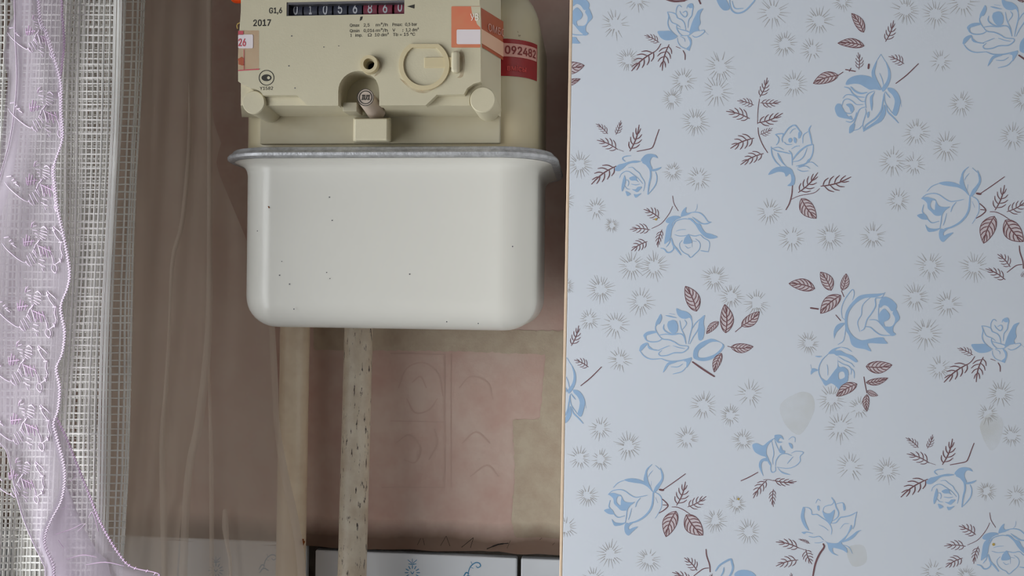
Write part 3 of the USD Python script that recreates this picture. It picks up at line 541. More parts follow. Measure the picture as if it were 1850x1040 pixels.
# the print, drawn in photograph coordinates and laid on the door's plane. Each motif: origin and scale of its drawing, then
# f fill, h hole, number = brush width of a blue stroke; s width = brown stem; l / o width = leaf (base, tip) plain / outlined and tinted
ART = {
'A': (1060, 215, 6.936, '''f 350,640 365,600 400,570 440,560 490,545 540,530 600,520 680,530 620,548 560,552 510,570 470,605 440,630 400,652
14 550,460 490,465 450,485 455,510 480,530|f 680,520 700,480 740,445 800,435 860,450 890,490 840,475 810,490 795,530 800,570 820,620 790,630 760,600 730,560|f 800,630 850,625 935,600 900,635 850,652 810,650
22 700,545 760,580 795,640 800,720 785,790 775,850 765,940|14 860,660 878,720 870,800 830,870 765,945|10 520,610 570,605 610,640 660,680 680,720 720,780 725,830 710,900|10 410,740 430,690 480,655 530,660 580,695 640,740 700,810
f 440,905 435,850 450,770 470,705 482,730 488,780 470,850 455,890|9 480,770 510,765 525,800 515,840|9 470,830 500,870 540,880|f 530,740 580,715 620,730 625,760 650,790 610,770 560,770|10 560,815 610,825 660,815|f 565,880 610,880 640,850 690,850 660,890 630,915 600,900|f 485,905 510,910 550,940 510,965 495,940|f 590,940 620,945 680,930 650,960 610,985
l45 260,185 115,60|l40 365,195 425,20|l75 540,400 655,75|l75 385,380 130,265|l95 365,590 60,815|s5 390,380 460,405|s11 630,405 730,385 810,365 840,320 870,230 905,130'''),
'B': (1130, 350, 8.0, '''f 580,395 610,350 680,320 760,320 800,345 740,370 690,410 655,460 640,430 600,420|f 560,720 575,600 590,500 620,440 680,410 660,500 655,590 640,660 600,700
20 510,785 560,800 600,845 650,840 690,800 690,760|14 590,765 630,710 650,650|28 660,640 690,740 740,800 800,880|f 800,330 810,270 850,210 880,195 870,250 900,280 960,270 890,310 850,320|16 900,280 1000,265 1080,280 1140,330 1190,400 1240,410
f 900,350 960,360 1020,420 1080,440 1110,500 1160,560 1240,580 1330,625 1250,650 1180,640 1120,600 1060,530 1010,450 950,390|f 960,330 1040,380 1120,425 1230,412 1180,440 1100,438 1030,405|14 680,470 700,420 760,380 850,360 920,370|20 650,620 665,500 720,400
12 710,590 780,610 860,605 920,595 1000,610 1080,595 1130,640 1200,680 1215,740 1195,840|8 730,540 790,520 870,515|f 840,720 850,650 870,620 910,580 940,640 960,680 940,715|12 820,670 780,720 790,790 840,850 900,880 940,920 1000,870 1060,810 1080,740 1060,690 1010,650|9 860,750 900,785 940,770|12 970,680 1020,690|14 1085,820 1140,830 1195,838|9 960,770 960,690|6 1000,260 1030,210 1035,150
l85 490,350 265,225|l75 350,520 65,515|l85 310,690 85,820|l50 525,520 465,770|s8 680,180 640,270 570,370 500,440 380,500|s8 680,30 700,140 760,245'''),
'C': (1650, 290, 6.5, '''10 160,360 220,300 310,265|f 300,262 380,245 470,255 550,290 620,350 650,400 590,350 520,315 420,300 340,285|f 550,290 550,220 575,150 620,100 585,170 600,280 640,370 650,410|14 560,230 580,140 645,75|f 665,420 690,350 740,290 770,230 750,110 790,190 790,260 750,340 700,410|8 690,85 730,120 750,140|8 600,230 620,190 655,150|7 640,280 635,340
26 665,410 660,500 650,580 610,660 540,730 450,780 370,800|f 300,850 320,800 370,805 420,790 360,840 360,880 400,860 470,845 400,910 350,955 310,920|12 95,445 150,400 240,385 310,405 380,455 440,480 520,470 590,455|12 500,490 460,540 440,600
f 95,445 150,425 210,440 260,460 300,530 380,545 430,540 370,590 330,640 260,645 210,600 170,560 160,500 120,460|h 200,520 220,470 260,475 255,530 250,580 215,560|14 120,520 105,590 120,620 170,690 220,730 300,710|f 45,640 110,620 150,640 170,690 110,690 70,670|f 140,750 180,790 260,800 320,790 280,820 220,835 170,830|12 375,560 335,640 325,720 310,800|10 390,620 370,700 350,760|12 690,420 740,450 770,500 770,580|8 770,500 770,590 740,660 690,740|7 690,480 720,550
l85 960,580 1070,290|l75 1100,600 1330,470|o110 950,655 825,970|o125 1080,700 1290,950|s12 780,505 830,550 850,590 800,640 740,675|s12 845,580 790,575|s8 900,600 970,605 1050,640 1140,700|s24 745,385 770,390 790,392|s10 785,388 930,290 1070,190'''),
'D': (1135, 0, 7.43, '''f 395,420 480,415 560,415 600,450 650,485 640,510 580,535 500,540 440,510 410,470|f 820,440 840,350 870,270 910,190 940,140 1005,115 970,180 960,250 970,310 940,370 950,410 880,430 830,465|14 525,160 540,230 530,310 550,380 600,440 660,490|14 525,160 590,170 640,195 660,240 720,270 755,320 770,400|12 535,180 570,280 600,310 650,330 700,370|14 650,330 650,380 680,440 720,475|14 660,380 720,400 790,420 825,440 810,475 700,480|12 640,190 645,120 675,70 715,95|14 690,150 710,190 760,230 790,190 770,150 730,170
14 785,110 800,70 850,50 870,90 860,150 850,210 810,270 800,370|f 800,85 850,55 865,100 830,110|13 860,480 900,500 960,480 1020,430 1010,405 950,415|6 1020,420 1075,465|10 660,510 665,560 700,620 760,650 820,680|f 790,480 840,520 850,580 830,650 815,680 780,650 820,610 825,560|8 700,490 750,520 760,560
l55 410,570 215,475|l100 360,690 45,950|l95 545,600 455,945|s10 435,590 400,650 360,690|s8 640,625 700,650|s12 735,680 760,730 762,800'''),
'E': (1465, 95, 6.935, '''f 435,390 460,340 520,300 620,280 720,295 780,330 830,420 870,470 800,460 740,465 690,440 620,400 560,390 500,395 450,405|f 770,320 760,240 790,160 830,90 812,180 800,250 820,320 860,400 890,470 830,420|14 825,100 875,20|14 930,110 875,20|f 930,100 985,200 1000,290 985,370 950,440 900,490 890,440 940,370 965,290 960,200|10 860,260 890,330 910,420|f 960,440 1030,450 1090,510 1120,590 1110,680 1070,790 1020,760 1040,680 1050,600 1020,530 970,480|8 1120,590 1135,680|14 930,490 960,530 990,565|12 920,500 920,570 940,650 1020,760
18 940,660 960,740 1030,810 1095,880|22 915,520 900,620 880,720 820,810 740,870 680,920 660,985|f 660,985 690,940 790,870 850,810 890,730 920,650 935,720 930,780 880,860 790,910 700,965|12 660,985 650,900 670,820 690,750 680,700|14 480,1000 490,930 540,880 570,800 610,710 680,680|f 480,1010 490,930 550,890 540,960 530,985|10 540,975 600,955 640,910|14 690,690 680,600 710,520 790,480|f 740,560 770,520 800,490 772,570 775,650 760,730 742,640
f 300,690 330,640 380,650 400,700 440,760 470,800 500,790 520,840 460,830 400,820 340,800 310,750|12 390,660 410,600 460,580 520,610 570,650 650,650|12 400,570 440,530 510,530 570,560 630,610 680,610|16 420,430 480,450 520,510 580,550 670,560|24 500,430 550,480 620,510 700,500|f 440,650 500,640 540,700 500,745 480,690|12 400,700 430,750 500,760 540,710|14 440,860 500,870 550,820 570,750|f 700,760 730,740 730,790 710,820
o85 340,285 30,385|s12 340,285 400,245|s16 555,235 435,212|s12 500,195 480,235|l55 600,210 590,0|o70 665,-85 338,-118|o70 660,-255 510,-490|s30 725,150 720,195|l65 1165,140 975,50|l65 935,-140 1035,-400|s12 1065,385 1200,280 1345,140'''),
'F': (1380, 215, 5.775, '''14 75,290 85,370 120,440 170,490|12 75,300 130,330 200,345 290,365|9 85,305 150,295 205,320|f 140,350 170,390 200,450 240,500 190,460 150,400|12 120,160 150,155 200,155 190,190|12 120,160 155,200 150,240 130,270|14 195,240 190,200 230,130 270,85 325,65 370,120 390,150 375,190|10 210,240 240,265 290,265|8 270,150 300,110 330,100|f 255,210 275,195 295,215 280,245 260,240|f 310,190 340,210 335,250 315,240|f 360,140 390,130 380,190 360,200
10 290,310 330,285 370,280|12 260,330 290,370 295,480|18 295,430 340,370 390,320 450,280 510,265|16 490,70 470,110 480,160 495,230 500,270|9 460,130 410,170 405,250|14 515,270 510,350 480,420 430,470 340,490|10 300,445 370,430 420,380 450,300|f 350,485 430,460 460,420 490,410 440,470 380,500|9 350,510 430,490 480,515|9 350,525 400,545 460,540|8 430,460 500,450 560,495|f 45,580 80,530 140,500 230,495 290,525 310,570 325,620 310,690 245,695 280,660 285,610 270,570 230,600 210,560 150,550 90,570
s11 298,695 290,790 265,880 230,945|s6 280,840 370,800 520,770 580,725|l70 360,765 560,560|l85 595,700 905,605|o90 390,830 545,1035
l50 -42,-230 33,-430|l45 -107,-145 -277,-190|l45 -37,-170 173,-180|l65 -152,-5 -392,-80|l60 -62,40 193,-60|l40 -37,160 88,95|l80 -107,200 -347,305|l60 -7,360 -242,475|s6 -47,-210 -62,-90 -67,50|s8 -62,90 -52,170 -12,270 38,350'''),
'G': (1150, 510, 5.778, '''f 415,270 460,290 520,305 570,350 580,420 555,370 510,380 460,370 425,330|f 320,440 345,400 400,405 430,440 425,510 380,535 340,500|14 285,440 280,480 310,515 370,540 430,530|9 330,410 380,395 420,410|f 300,345 340,345 420,370 360,365|8 340,325 400,335|f 250,330 265,370 240,430 215,440 195,470 200,420 230,360|12 195,460 200,500 230,550|12 230,550 300,540 380,545 450,535 490,560 515,640|12 230,550 270,590 340,600 400,625 450,655 530,665
f 70,555 110,515 180,505 215,520 150,540 100,560 105,600|12 75,555 100,600 150,620 220,615 265,590|14 30,710 50,660 110,635 135,690 230,710|f 30,710 50,660 110,640 80,680 45,715|12 35,715 80,770 150,800 260,795|12 260,710 230,740 250,765 320,760 390,735 480,730 535,690 530,665 470,660|8 380,660 440,680 500,690|12 120,660 170,700 235,710|9 230,705 290,680 340,660|14 260,795 330,820 430,820 520,800 570,785
10 450,400 465,480 500,560 515,640|9 500,390 520,430 480,490|10 570,370 580,450 555,560 540,640|10 555,640 590,570 640,490 660,400|10 580,480 620,420 700,350|f 655,400 710,340 700,420 710,500 690,590 650,600 640,520|f 590,770 600,700 650,640 730,600 800,590 910,650 890,710 830,770 760,810 680,820 610,800|h 640,770 650,710 700,670 770,625 850,620 895,650 870,700 810,750 730,780 670,785|f 275,940 300,870 340,830 420,830 340,860 310,900|f 490,820 575,790 550,850 520,890 520,830|10 520,880 470,930 380,955|9 360,880 430,880 480,850
s18 585,830 700,910 810,980|o90 625,300 510,40|o85 930,525 920,230|o45 855,410 730,535|o70 1095,455 1280,305|s9 1095,460 1030,515|o60 985,675 1215,670|s8 950,665 985,675|o50 885,740 810,935'''),
'H': (1420, 485, 6.5, '''10 660,580 650,480 680,380 730,300 780,245 800,290 780,370|f 690,610 700,520 740,440 800,370 860,320 950,300 1080,295 1150,290 1060,335 930,345 840,390 770,460 730,540 720,630 740,720 800,800 880,840 960,830 1060,810 1140,810 1160,840 1190,880 1090,880 960,880 1000,970 920,945 830,930 770,890 740,790 700,720|10 660,580 700,610|10 690,780 670,850 610,890|18 700,700 690,780|f 565,820 560,740 590,670 640,640 690,640 650,690 600,740 575,790|10 1000,330 920,400 890,460 885,540 850,600 840,650 865,740|14 1160,280 1120,340 1050,350 1050,440 1000,530 950,600 920,700 880,730|10 1090,420 1085,500 1085,600
f 1100,380 1150,330 1220,350 1270,390 1300,430 1290,480 1240,500 1200,450 1150,430 1100,460|f 1085,590 1100,520 1150,470 1190,500 1220,550 1200,600 1150,630 1160,680 1110,640|f 1290,480 1320,530 1335,590 1290,640 1260,690 1260,740 1290,770 1240,790 1180,720 1140,680 1230,680 1270,640 1280,580 1250,520|12 980,600 1060,605 1120,660 1190,740 1240,780|14 930,680 990,690 1050,740 1120,780 1240,785
s22 290,462 375,474|s11 585,545 640,610|o85 335,235 35,175|o85 530,255 405,40|o60 660,255 705,60|s10 650,260 680,330|o95 640,315 405,525'''),
'I': (1455, 610, 7.43, '''f 305,215 350,160 420,130 480,125 420,150 400,170 470,170 540,210 630,240 700,310 680,330 640,310 560,260 470,235 420,240 380,215|12 480,125 560,145 620,185|14 300,220 230,290 185,380 180,470 220,560 270,640|f 270,640 230,590 215,540 280,575 330,520 390,440 430,380 430,240 445,380 510,390 560,430 575,510 560,590 480,640 450,690 400,640 340,610|h 450,470 510,455 530,520 490,550 450,550|9 290,360 300,420 300,500|12 440,250 520,300 610,340 655,390|12 435,310 500,350 580,380 615,430 610,490|12 600,400 650,450 655,540|12 500,390 560,430 580,500
14 75,490 85,440 150,440 185,420|8 70,360 85,440|f 75,490 90,410 160,430 100,470|f 130,245 220,245 180,262|o100 815,385 1160,365|o55 815,600 1105,540|o45 830,710 970,775|o55 825,760 825,985|s12 785,525 800,620 825,740|o85 690,620 420,780'''),
'J': (1330, 775, 6.93, '''f 205,190 260,175 330,205 380,170 420,140 480,110 420,170 385,230 380,310 410,380 440,470 400,420 370,350 310,330 240,290 210,240|f 340,590 290,490 285,430 310,380 370,360 390,400 340,400 315,450 325,530|12 385,380 430,430 430,500 450,540 490,520 490,470|9 440,140 460,230 470,310 455,380 460,440|10 475,110 500,190 540,280|f 480,100 490,70 560,75 595,130 550,110 530,150 580,160 520,170|f 540,290 555,200 580,260 610,270 600,300|12 490,460 500,390 550,320 620,305 690,330|10 690,300 750,275 840,290 800,340 800,400 740,460 640,490 510,475|9 640,430 670,390 710,345|f 520,480 570,530 680,570 600,560 550,530|f 655,170 700,190 705,240 680,230|8 655,130 700,95 735,110 735,160
l65 380,640 215,860|l50 465,640 750,655|l45 465,750 465,970|s6 340,635 400,630 465,645|s11 60,645 160,600 270,540'''),
'K': (1395, 890, 6.935, '''f 385,180 410,200 400,280 420,370 460,470 410,430 365,340 360,270|12 385,180 450,185 490,220 500,270 560,270 620,310 680,350 725,400 745,460 740,520|f 630,220 660,250 720,255 780,210 770,290 730,390 680,340 645,290|10 630,240 650,180 700,155 740,150 770,110 740,60|16 745,60 780,110 800,180 830,240 820,300 760,350|10 800,140 850,125 890,130 915,190 900,220|f 885,130 915,200 895,220|15 1060,240 980,280 900,300 850,310 800,370 750,380|12 1060,240 1040,330 1030,400 1010,450|f 985,400 1000,440 960,500 900,590 830,620 920,540 960,470|f 1120,465 1080,490 1020,560 950,600 860,620 940,570 1010,520 1060,480
f 640,580 690,620 800,630 860,610 880,650 930,690 940,750 890,720 830,700 760,690 770,750 830,785 760,765 710,710 690,640|9 880,650 960,680 1005,760|11 460,545 520,555 590,545 640,590|10 370,495 430,490 510,510|8 530,625 590,625 640,610|f 370,490 430,490 400,515|7 585,400 650,430 700,470|7 850,450 900,390 960,385|f 565,160 590,170 585,225 565,200|8 545,130 570,80 605,100
s22 640,640 650,680 590,770 540,890 510,1040|l65 335,690 50,615|l75 320,840 50,915|l70 420,710 495,890|l18 470,635 330,580|l40 235,1150 235,1000|s6 335,690 410,715'''),
'N': (1200, 970, 10.88, '''44 1010,660 1080,560 1180,490 1300,435 1330,500 1350,600 1320,700 1280,780 1200,1000|30 1170,600 1160,680 1110,770|f 1380,720 1450,660 1560,640 1700,670 1800,760 1750,900 1500,900 1400,800
s22 820,240 835,370 890,540 900,680|s16 580,760 680,680 770,620 870,605|l110 640,650 395,405|l100 540,900 160,690|l50 860,850 945,715'''),
'O': (1010, 0, 4.0, '''f 1130,-40 1200,-10 1232,60 1190,75 1150,30|12 1230,-20 1240,60 1280,95 1340,80 1400,20 1420,-10|8 1250,10 1270,60 1330,60|s14 770,-6 830,9 905,6|s10 895,8 930,-4|s14 1005,-12 1022,26'''),
}
def affine(u0, v0, U0_, V0_, kx, ky): return lambda s: affinity.affine_transform(s, [kx, 0, 0, ky, U0_ - u0 * kx, V0_ - v0 * ky])
COPIES = [(k, None) for k in ART] + [('A', affine(1068.6, 332.5, 1627.7, 897.3, 1.082, .981)), ('B', affine(1140.6, 452.5, 1708.5, 1023.9, 1.067, .996)),
    ('C', affine(1657, 388.4, 1091.5, 921, .93, .945)), ('D', affine(1140.4, 127.9, 1705, 690, 1.049, .956)), ('E', affine(1618.6, 150.5, 1049.3, 696.3, .92, .955)),
    ('G', affine(1197.6, 672.7, 1784.2, 119.8, 1.055, 1.045)), ('H', affine(1625.4, 575.8, 1070, 32.5, 1.0, 1.03)), ('I', affine(1605, 655, 1049, 114, 1.0, 1.03))]
def leaf(b, t, hw, outlined):
    b, t = np.array(b), np.array(t); d = t - b; L = np.linalg.norm(d); e = d / L; nrm = np.array([-e[1], e[0]]); bend = 0.06 * L
    mid = lambda s: b + d * s + nrm * bend * math.sin(math.pi * s)
    prof = lambda s: hw * (math.sin(math.pi * min(max(s, 0), 1) ** 0.85) ** 0.8)
    W = max(hw * 0.13, L * 0.036); S = [stroke([mid(s) for s in np.linspace(0, 1, 6)], W * 1.1, 0.6, 3)]
    n = 5 if outlined else 4
    for sd in (-1, 1):
        for k in range(n):
            s0 = 0.06 + 0.74 * k / n + (0.04 if sd > 0 else 0); s1 = min(s0 + 0.24, 0.97); q = mid(s1) + sd * nrm * prof(s1) * 0.95; m = mid(s0) * 0.5 + q * 0.5 + sd * nrm * prof(s1) * 0.16 - e * L * 0.02
            S.append(stroke([mid(s0), m, q], W * 0.95, 0.5, 3))
    out = Polygon([mid(s) + nrm * prof(s) for s in np.linspace(0, 1, 14)] + [mid(s) - nrm * prof(s) for s in np.linspace(1, 0, 14)]).buffer(0)
    if outlined: S.append(out.exterior.buffer(W * 0.33, 2) if out.geom_type == 'Polygon' else out.boundary.buffer(W * 0.33, 2))
    return S, (out if outlined else None)
def draw(key):
    ox, oy, s, txt = ART[key]; blue, hole, brown, tint = [], [], [], []
    for it in txt.replace('\n', '|').split('|'):
        h, *r = it.strip().split(' ', 1); P = (pts(r[0]) / s) + [ox, oy]
        if h == 'f': blue.append(fill(P))
        elif h == 'h': hole.append(fill(P))
        elif h[0] == 's': brown.append(stroke(P, float(h[1:]) / s * 1.05, 0.75, 4))
        elif h[0] in 'lo':
            S, o_ = leaf(P[0], P[1], float(h[1:]) / s * (0.8 if h[0] == 'o' else 1.0), h[0] == 'o'); brown += S
            if o_ is not None: tint.append(o_)
        else: blue.append(stroke(P, float(h) / s * 0.95, 0.5, 4))
    b = unary_union(blue)
    if hole: b = b.difference(unary_union(hole))
    return b, unary_union(brown), (unary_union(tint) if tint else None)
ed = [at(0, 0, YD)]
def door_clip():
    q = []
    for z in (DZ1, DZ0):                                          # the door's front in photograph coordinates
        for x in (DX0 + 0.0018, DX1 - 0.002):
            X, Z = DX0 + (x - DX0) * math.cos(LEAN) + (z - 1.5) * math.sin(LEAN), 1.5 + (z - 1.5) * math.cos(LEAN) - (x - DX0) * math.sin(LEAN); d = np.array([X, YD, Z]) - CAM; k = d @ FW; q.append((925 + F * (d @ RT) / k, 520 - F * (d @ UP) / k))
    return Polygon([q[0], q[1], q[3], q[2]])
CLIP = door_clip()
def on_door(shape, dy): return flat(shape.intersection(CLIP).simplify(0.06), lambda u, v: at(u, v, YD - dy))
drawn = {k: draw(k) for k in ART}
for k, tr in COPIES:
    for shape, mt, nm, dy in zip(drawn[k], (M_rose, M_leaf, M_leaftint), ('rose_print', 'leaf_print', 'leaf_tint'), (0.00012, 0.00014, 0.00008)):
        if shape is None: continue
        m = on_door(tr(shape) if tr else shape, dy)
        if m is not None: obj(nm, m, mt, door)
# the pattern repeats on a slanted lattice: carry it on over the rest of the door, beyond the photograph
LAT = [(m * 566 + n * 566, m * 565 - n * 548) for m in (-2, -1, 0, 1, 2) for n in (-2, -1, 0, 1, 2) if (m, n) != (0, 0)]
cen = []
for k, tr in COPIES:
    q = drawn[k][0].union(drawn[k][1]); q = (tr(q) if tr else q).centroid; cen.append((q.x, q.y))
def beyond(x, y, g): return (x > 1850 + g or y < -g or y > 1040 + g) and CLIP.buffer(60).contains(Point(x, y))
for k in ART:
    q = drawn[k][0].union(drawn[k][1]).centroid
    for dx, dy in LAT:
        x, y = q.x + dx, q.y + dy
        if k == 'O' or not beyond(x, y, 20) or any(math.hypot(x - p[0], y - p[1]) < 95 for p in cen): continue
        cen.append((x, y))
        for shape, mt, nm, dz in zip(drawn[k], (M_rose, M_leaf, M_leaftint), ('rose_print', 'leaf_print', 'leaf_tint'), (0.00012, 0.00014, 0.00008)):
            m = on_door(affinity.translate(shape, dx, dy), dz) if shape is not None else None
            if m is not None: obj(nm, m, mt, door)
BURSTS = '''1111,44,28 1152,0,22 1397,22,30 1301,120,28 1234,146,24 1295,165,28 1214,179,20 1256,220,26 1134,108,22 1417,79,24 1479,37,28 1467,90,22 1435,152,26 1636,19,26 1690,25,26 1739,3,30 1699,110,22 1736,187,24 1655,239,26 1709,264,27 1829,246,26 1850,180,22 1522,3,18
1047,297,24 1076,377,20 1105,407,14 1215,310,18 1262,322,24 1140,480,26 1182,481,27 1085,522,26 1291,502,24 1390,382,24 1020,362,20 1022,517,16 1612,291,27 1651,297,22 1622,362,22 1499,427,25 1576,426,25 1430,430,25 1680,480,27 1760,482,28
1157,545,26 1064,577,20 1112,586,26 1120,650,22 1321,535,24 1367,547,25 1354,711,26 1271,732,26 1319,750,20 1084,773,22 1654,536,26 1712,549,26 1672,602,30 1460,620,22 1697,665,22 1807,711,26 1502,720,26 1552,736,20 1517,772,30 1784,747,20
1047,827,22 1085,830,20 1135,805,26 1241,792,22 1342,795,20 1061,895,20 1022,952,22 1102,1000,26 1171,1010,24 1292,940,22 1330,910,18 1352,960,24 1072,1045,22 1536,842,28 1602,850,24 1827,787,20 1782,887,18 1835,895,20 1685,1032,22 1745,1040,18'''
rb = np.random.default_rng(11)
spots_ = [tuple(map(float, s.split(','))) for s in BURSTS.split()]
for u, v, r in list(spots_):
    for dx, dy in LAT:
        if beyond(u + dx, v + dy, 22) and all(math.hypot(u + dx - p[0], v + dy - p[1]) > 34 for p in spots_): spots_.append((u + dx, v + dy, r))
for u, v, r in spots_:
    S = []; n = rb.integers(19, 25); a0 = rb.uniform(0, 6.28)
    for k in range(n):
        a = a0 + 6.283 * (k + rb.uniform(-.22, .22)) / n; r0, r1 = r * rb.uniform(.30, .5), r * rb.uniform(.8, 1.1)
        if rb.random() < 0.06: continue
        c, d = math.cos(a), math.sin(a); q = rb.uniform(-.05, .05) * r; w = rb.uniform(0.4, 0.72)
        S.append(Polygon([(u + c * r0 - d * w, v + d * r0 + c * w), (u + c * r0 + d * w, v + d * r0 - c * w), (u + c * r1 - d * q, v + d * r1 + c * q)]).buffer(0.12, 1))
    m = on_door(unary_union(S), 0.0001)
    if m is not None: obj('burst_print', m, M_burst, door)
for P in ('1410,730 1445,708 1468,715 1470,745 1445,785 1418,765', '1770,770 1790,745 1812,760 1805,800 1788,812', '1530,990 1560,985 1565,1015 1540,1022'):
    obj('stain', on_door(fill(pts(P)), 0.00005), M_stain, door)
for u, v, r in ((1185, 396, 2.2), (1334, 901, 2.0), (1795, 983, 2.6)): obj('ochre_spot', on_door(Point(u, v).buffer(r), 0.00018), M_rustdot, door)

# ------------------------------------------------------------------ curtains
def atc(u, v, y): return at(u, v, y - 0.115)                       # these two hang nearer the room than the voile
VS = np.linspace(-260, 1330, 90)                                 # heights, in photograph rows at the curtain's own depth
NETS = [smooth_curve(np.array(P), 12) for P in (                 # plan of the gathered net: layers over one another, a hem, one loose layer
    [(-560, .662), (-480, .652), (-400, .664), (-300, .654), (-190, .664), (-120, .652), (-60, .666), (0, .656), (60, .668), (110, .660), (150, .667), (190, .661), (206, .660)],
    [(-560, .680), (-300, .684), (60, .684), (100, .678), (140, .685), (180, .679), (206, .664)], [(60, .690), (104, .698), (140, .690), (172, .694), (205, .686)], [(96, .702), (125, .708), (150, .701), (196, .696)],
    [(203, .688), (216, .694), (232, .697), (246, .703), (256, .712)])]
def resample(P, n_or_step):
    seg = np.r_[0, np.cumsum(np.linalg.norm(np.diff(P, axis=0) * [1, 2300], axis=1))]; L = seg[-1]; t = np.arange(0, L, n_or_step)
    return np.column_stack([np.interp(t, seg, P[:, 0]), np.interp(t, seg, P[:, 1])])
def net_point(u, y, v):
    """the folds lean a little to the left on their way down"""
    uu = u - 0.036 * (v - 120) + 2.5 * math.sin(v * 0.008 + u * 0.03)
    return atc(uu, v, y + 0.0012 * math.sin(v * 0.011 + u * 0.05))
def ribbon(P, w, nr):
    P = np.asarray(P); t = np.gradient(P, axis=0); t /= np.linalg.norm(t, axis=1, keepdims=True) + 1e-12
    s = np.cross(t, nr); s /= np.linalg.norm(s, axis=1, keepdims=True) + 1e-12; w = np.asarray(w)[:, None] if np.ndim(w) else w
    n = len(P); a = np.arange(n - 1)
    return np.vstack([P - s * w / 2, P + s * w / 2]), np.vstack([np.column_stack([a, a + 1, a + 1 + n]), np.column_stack([a, a + 1 + n, a + n])])
def thread(P, r): return tube(P, r, 6, False)
rn = np.random.default_rng(3)
net = thing('net_curtain', atc(120, 1330, .68), 'grey open-mesh net curtain gathered in folds behind the lilac scarf', 'curtain')
V2 = VS[::2]; wt, wf = [], []
for li, NP in enumerate(NETS):
    pitch = (9.4, 9.8, 10.6, 12.0, 13.0)[li]
    for (u, y) in resample(NP, pitch):
        j = np.cumsum(rn.normal(0, 0.3, len(V2))); j -= np.linspace(0, j[-1], len(V2))
        wt.append(thread([net_point(u + dj, y, v) for v, dj in zip(V2, j)], 0.00060 * rn.uniform(.75, 1.35)))
    fine = resample(NP, 6.0); vv = -255.0 + 3 * li
    while vv < 1325:
        j = np.cumsum(rn.normal(0, 0.12, len(fine))); vv += 13.2 + rn.normal() * 1.2
        wf.append(thread([net_point(u, y, vv + a) for (u, y), a in zip(fine, j)], 0.00046 * rn.uniform(.7, 1.4)))
obj('warp_threads', cat(wt), M_net, net, kind='stuff')
obj('weft_threads', cat(wf), M_net, net, kind='stuff')
hem = [ribbon([net_point(u, y - .004, v) for v in VS], w * .00035, [0, -1, 0]) for u, y, w in ((198, .665, 3), (204, .663, 5), (209.5, .662, 5), (214.5, .664, 4.5), (219, .668, 2.5))]
obj('hem', cat(hem), M_net, net)

def drape(name, par, left, right, yfun, mt, nu=60, vs=VS, thick=0.0004):
    V = []; n = nu + 1
    for v in vs:
        a, b = left(v), right(v)
        for k in range(n):
            s = k / nu; V.append((at if par is veil else atc)(a + (b - a) * s, v, yfun(s, v)))
    Fa = []
    for i in range(len(vs) - 1):
        for k in range(nu): q = i * n + k; Fa += [(q, q + 1, q + n + 1), (q, q + n + 1, q + n)]
    return obj(name, (np.array(V), np.array(Fa)), mt, par, smooth=True)
def curve(s): q = pts(s); q = smooth_curve(q, 8); o_ = np.argsort(q[:, 1]); return lambda v: float(np.interp(v, q[o_, 1], q[o_, 0]))
veil = thing('voile_curtain', at(330, 1330, .71), 'sheer brownish voile curtain hanging between the net and the gas pipes', 'curtain')
vr = curve('376,-300 380,0 384,200 400,260 392,300 440,420 478,520 495,590 502,680 505,760 520,850 540,940 553,1040 570,1350')
drape('voile_panel', veil, lambda v: 212 - .03 * (v - 120), vr, lambda s, v: .7125 + .012 * s + .0030 * math.sin(s * 16 + v * .004) , M_veil, 70)
f1 = curve('378,-300 380,0 381,300 381,500 378,620 366,720 350,820 340,900 325,960 300,1350')
drape('voile_fold', veil, lambda v: 214 - .03 * (v - 120), f1, lambda s, v: .708 + .004 * s + .002 * math.sin(s * 21 + 1 + v * .006), M_veil, 60)
for L_, R_, d in (('372,-300 373,0 374,400 370,600 352,760 330,900 312,1350', '382,-300 383,0 384,400 383,600 368,760 344,900 330,1350', .699), ('236,-300 236,0 234,500 222,800 215,1040 205,1350', '246,-300 246,0 244,500 232,800 224,1040 216,1350', .699),
                  ('340,150 338,260 325,400 308,470 303,600 296,700 288,800 290,960 300,1350', '343,150 346,260 334,400 316,470 308,600 304,700 298,800 302,960 306,1350', .698), ('368,560 373,640 377,760 378,900 380,1350', '374,560 378,640 383,760 386,900 388,1350', .7175),
                  ('404,905 401,950 407,985 414,1040 418,1350', '409,905 413,950 414,985 420,1040 424,1350', .7175), ('484,560 490,680 494,760 506,850 525,940 538,1040 555,1350', '495,560 502,680 505,760 520,850 540,940 553,1040 570,1350', .7235)):
    vs = np.array([v for v in VS if v >= pts(L_)[0, 1] - 1]); drape('voile_crease', veil, curve(L_), curve(R_), lambda s, v, d=d: d - .002 * math.sin(s * 3.14), M_veil, 4, vs)

lil = thing('lilac_scarf', atc(60, 1330, .63), 'lilac embroidered organza scarf with scalloped edge, in front of the net', 'curtain')
er = curve('72,-300 70,0 85,60 97,100 110,150 111,200 113,250 98,300 100,340 105,380 118,440 126,490 122,520 110,555 117,600 112,640 102,665 108,700 105,740 97,765 103,790 117,850 112,900 95,935 84,960 82,985 97,1020 98,1040 110,1120 120,1350')
el = curve('18,-300 26,0 27,60 30,150 20,240 5,300 -20,380 -80,500 -110,700 -60,780 0,800 16,830 24,870 40,930 60,980 78,1020 82,1060 84,1350')
ylil = lambda s, v: .636 + .0014 * math.sin(s * 7 + v * .006) - .003 * s
front = drape('organza_front', lil, el, er, ylil, M_lilac, 50)
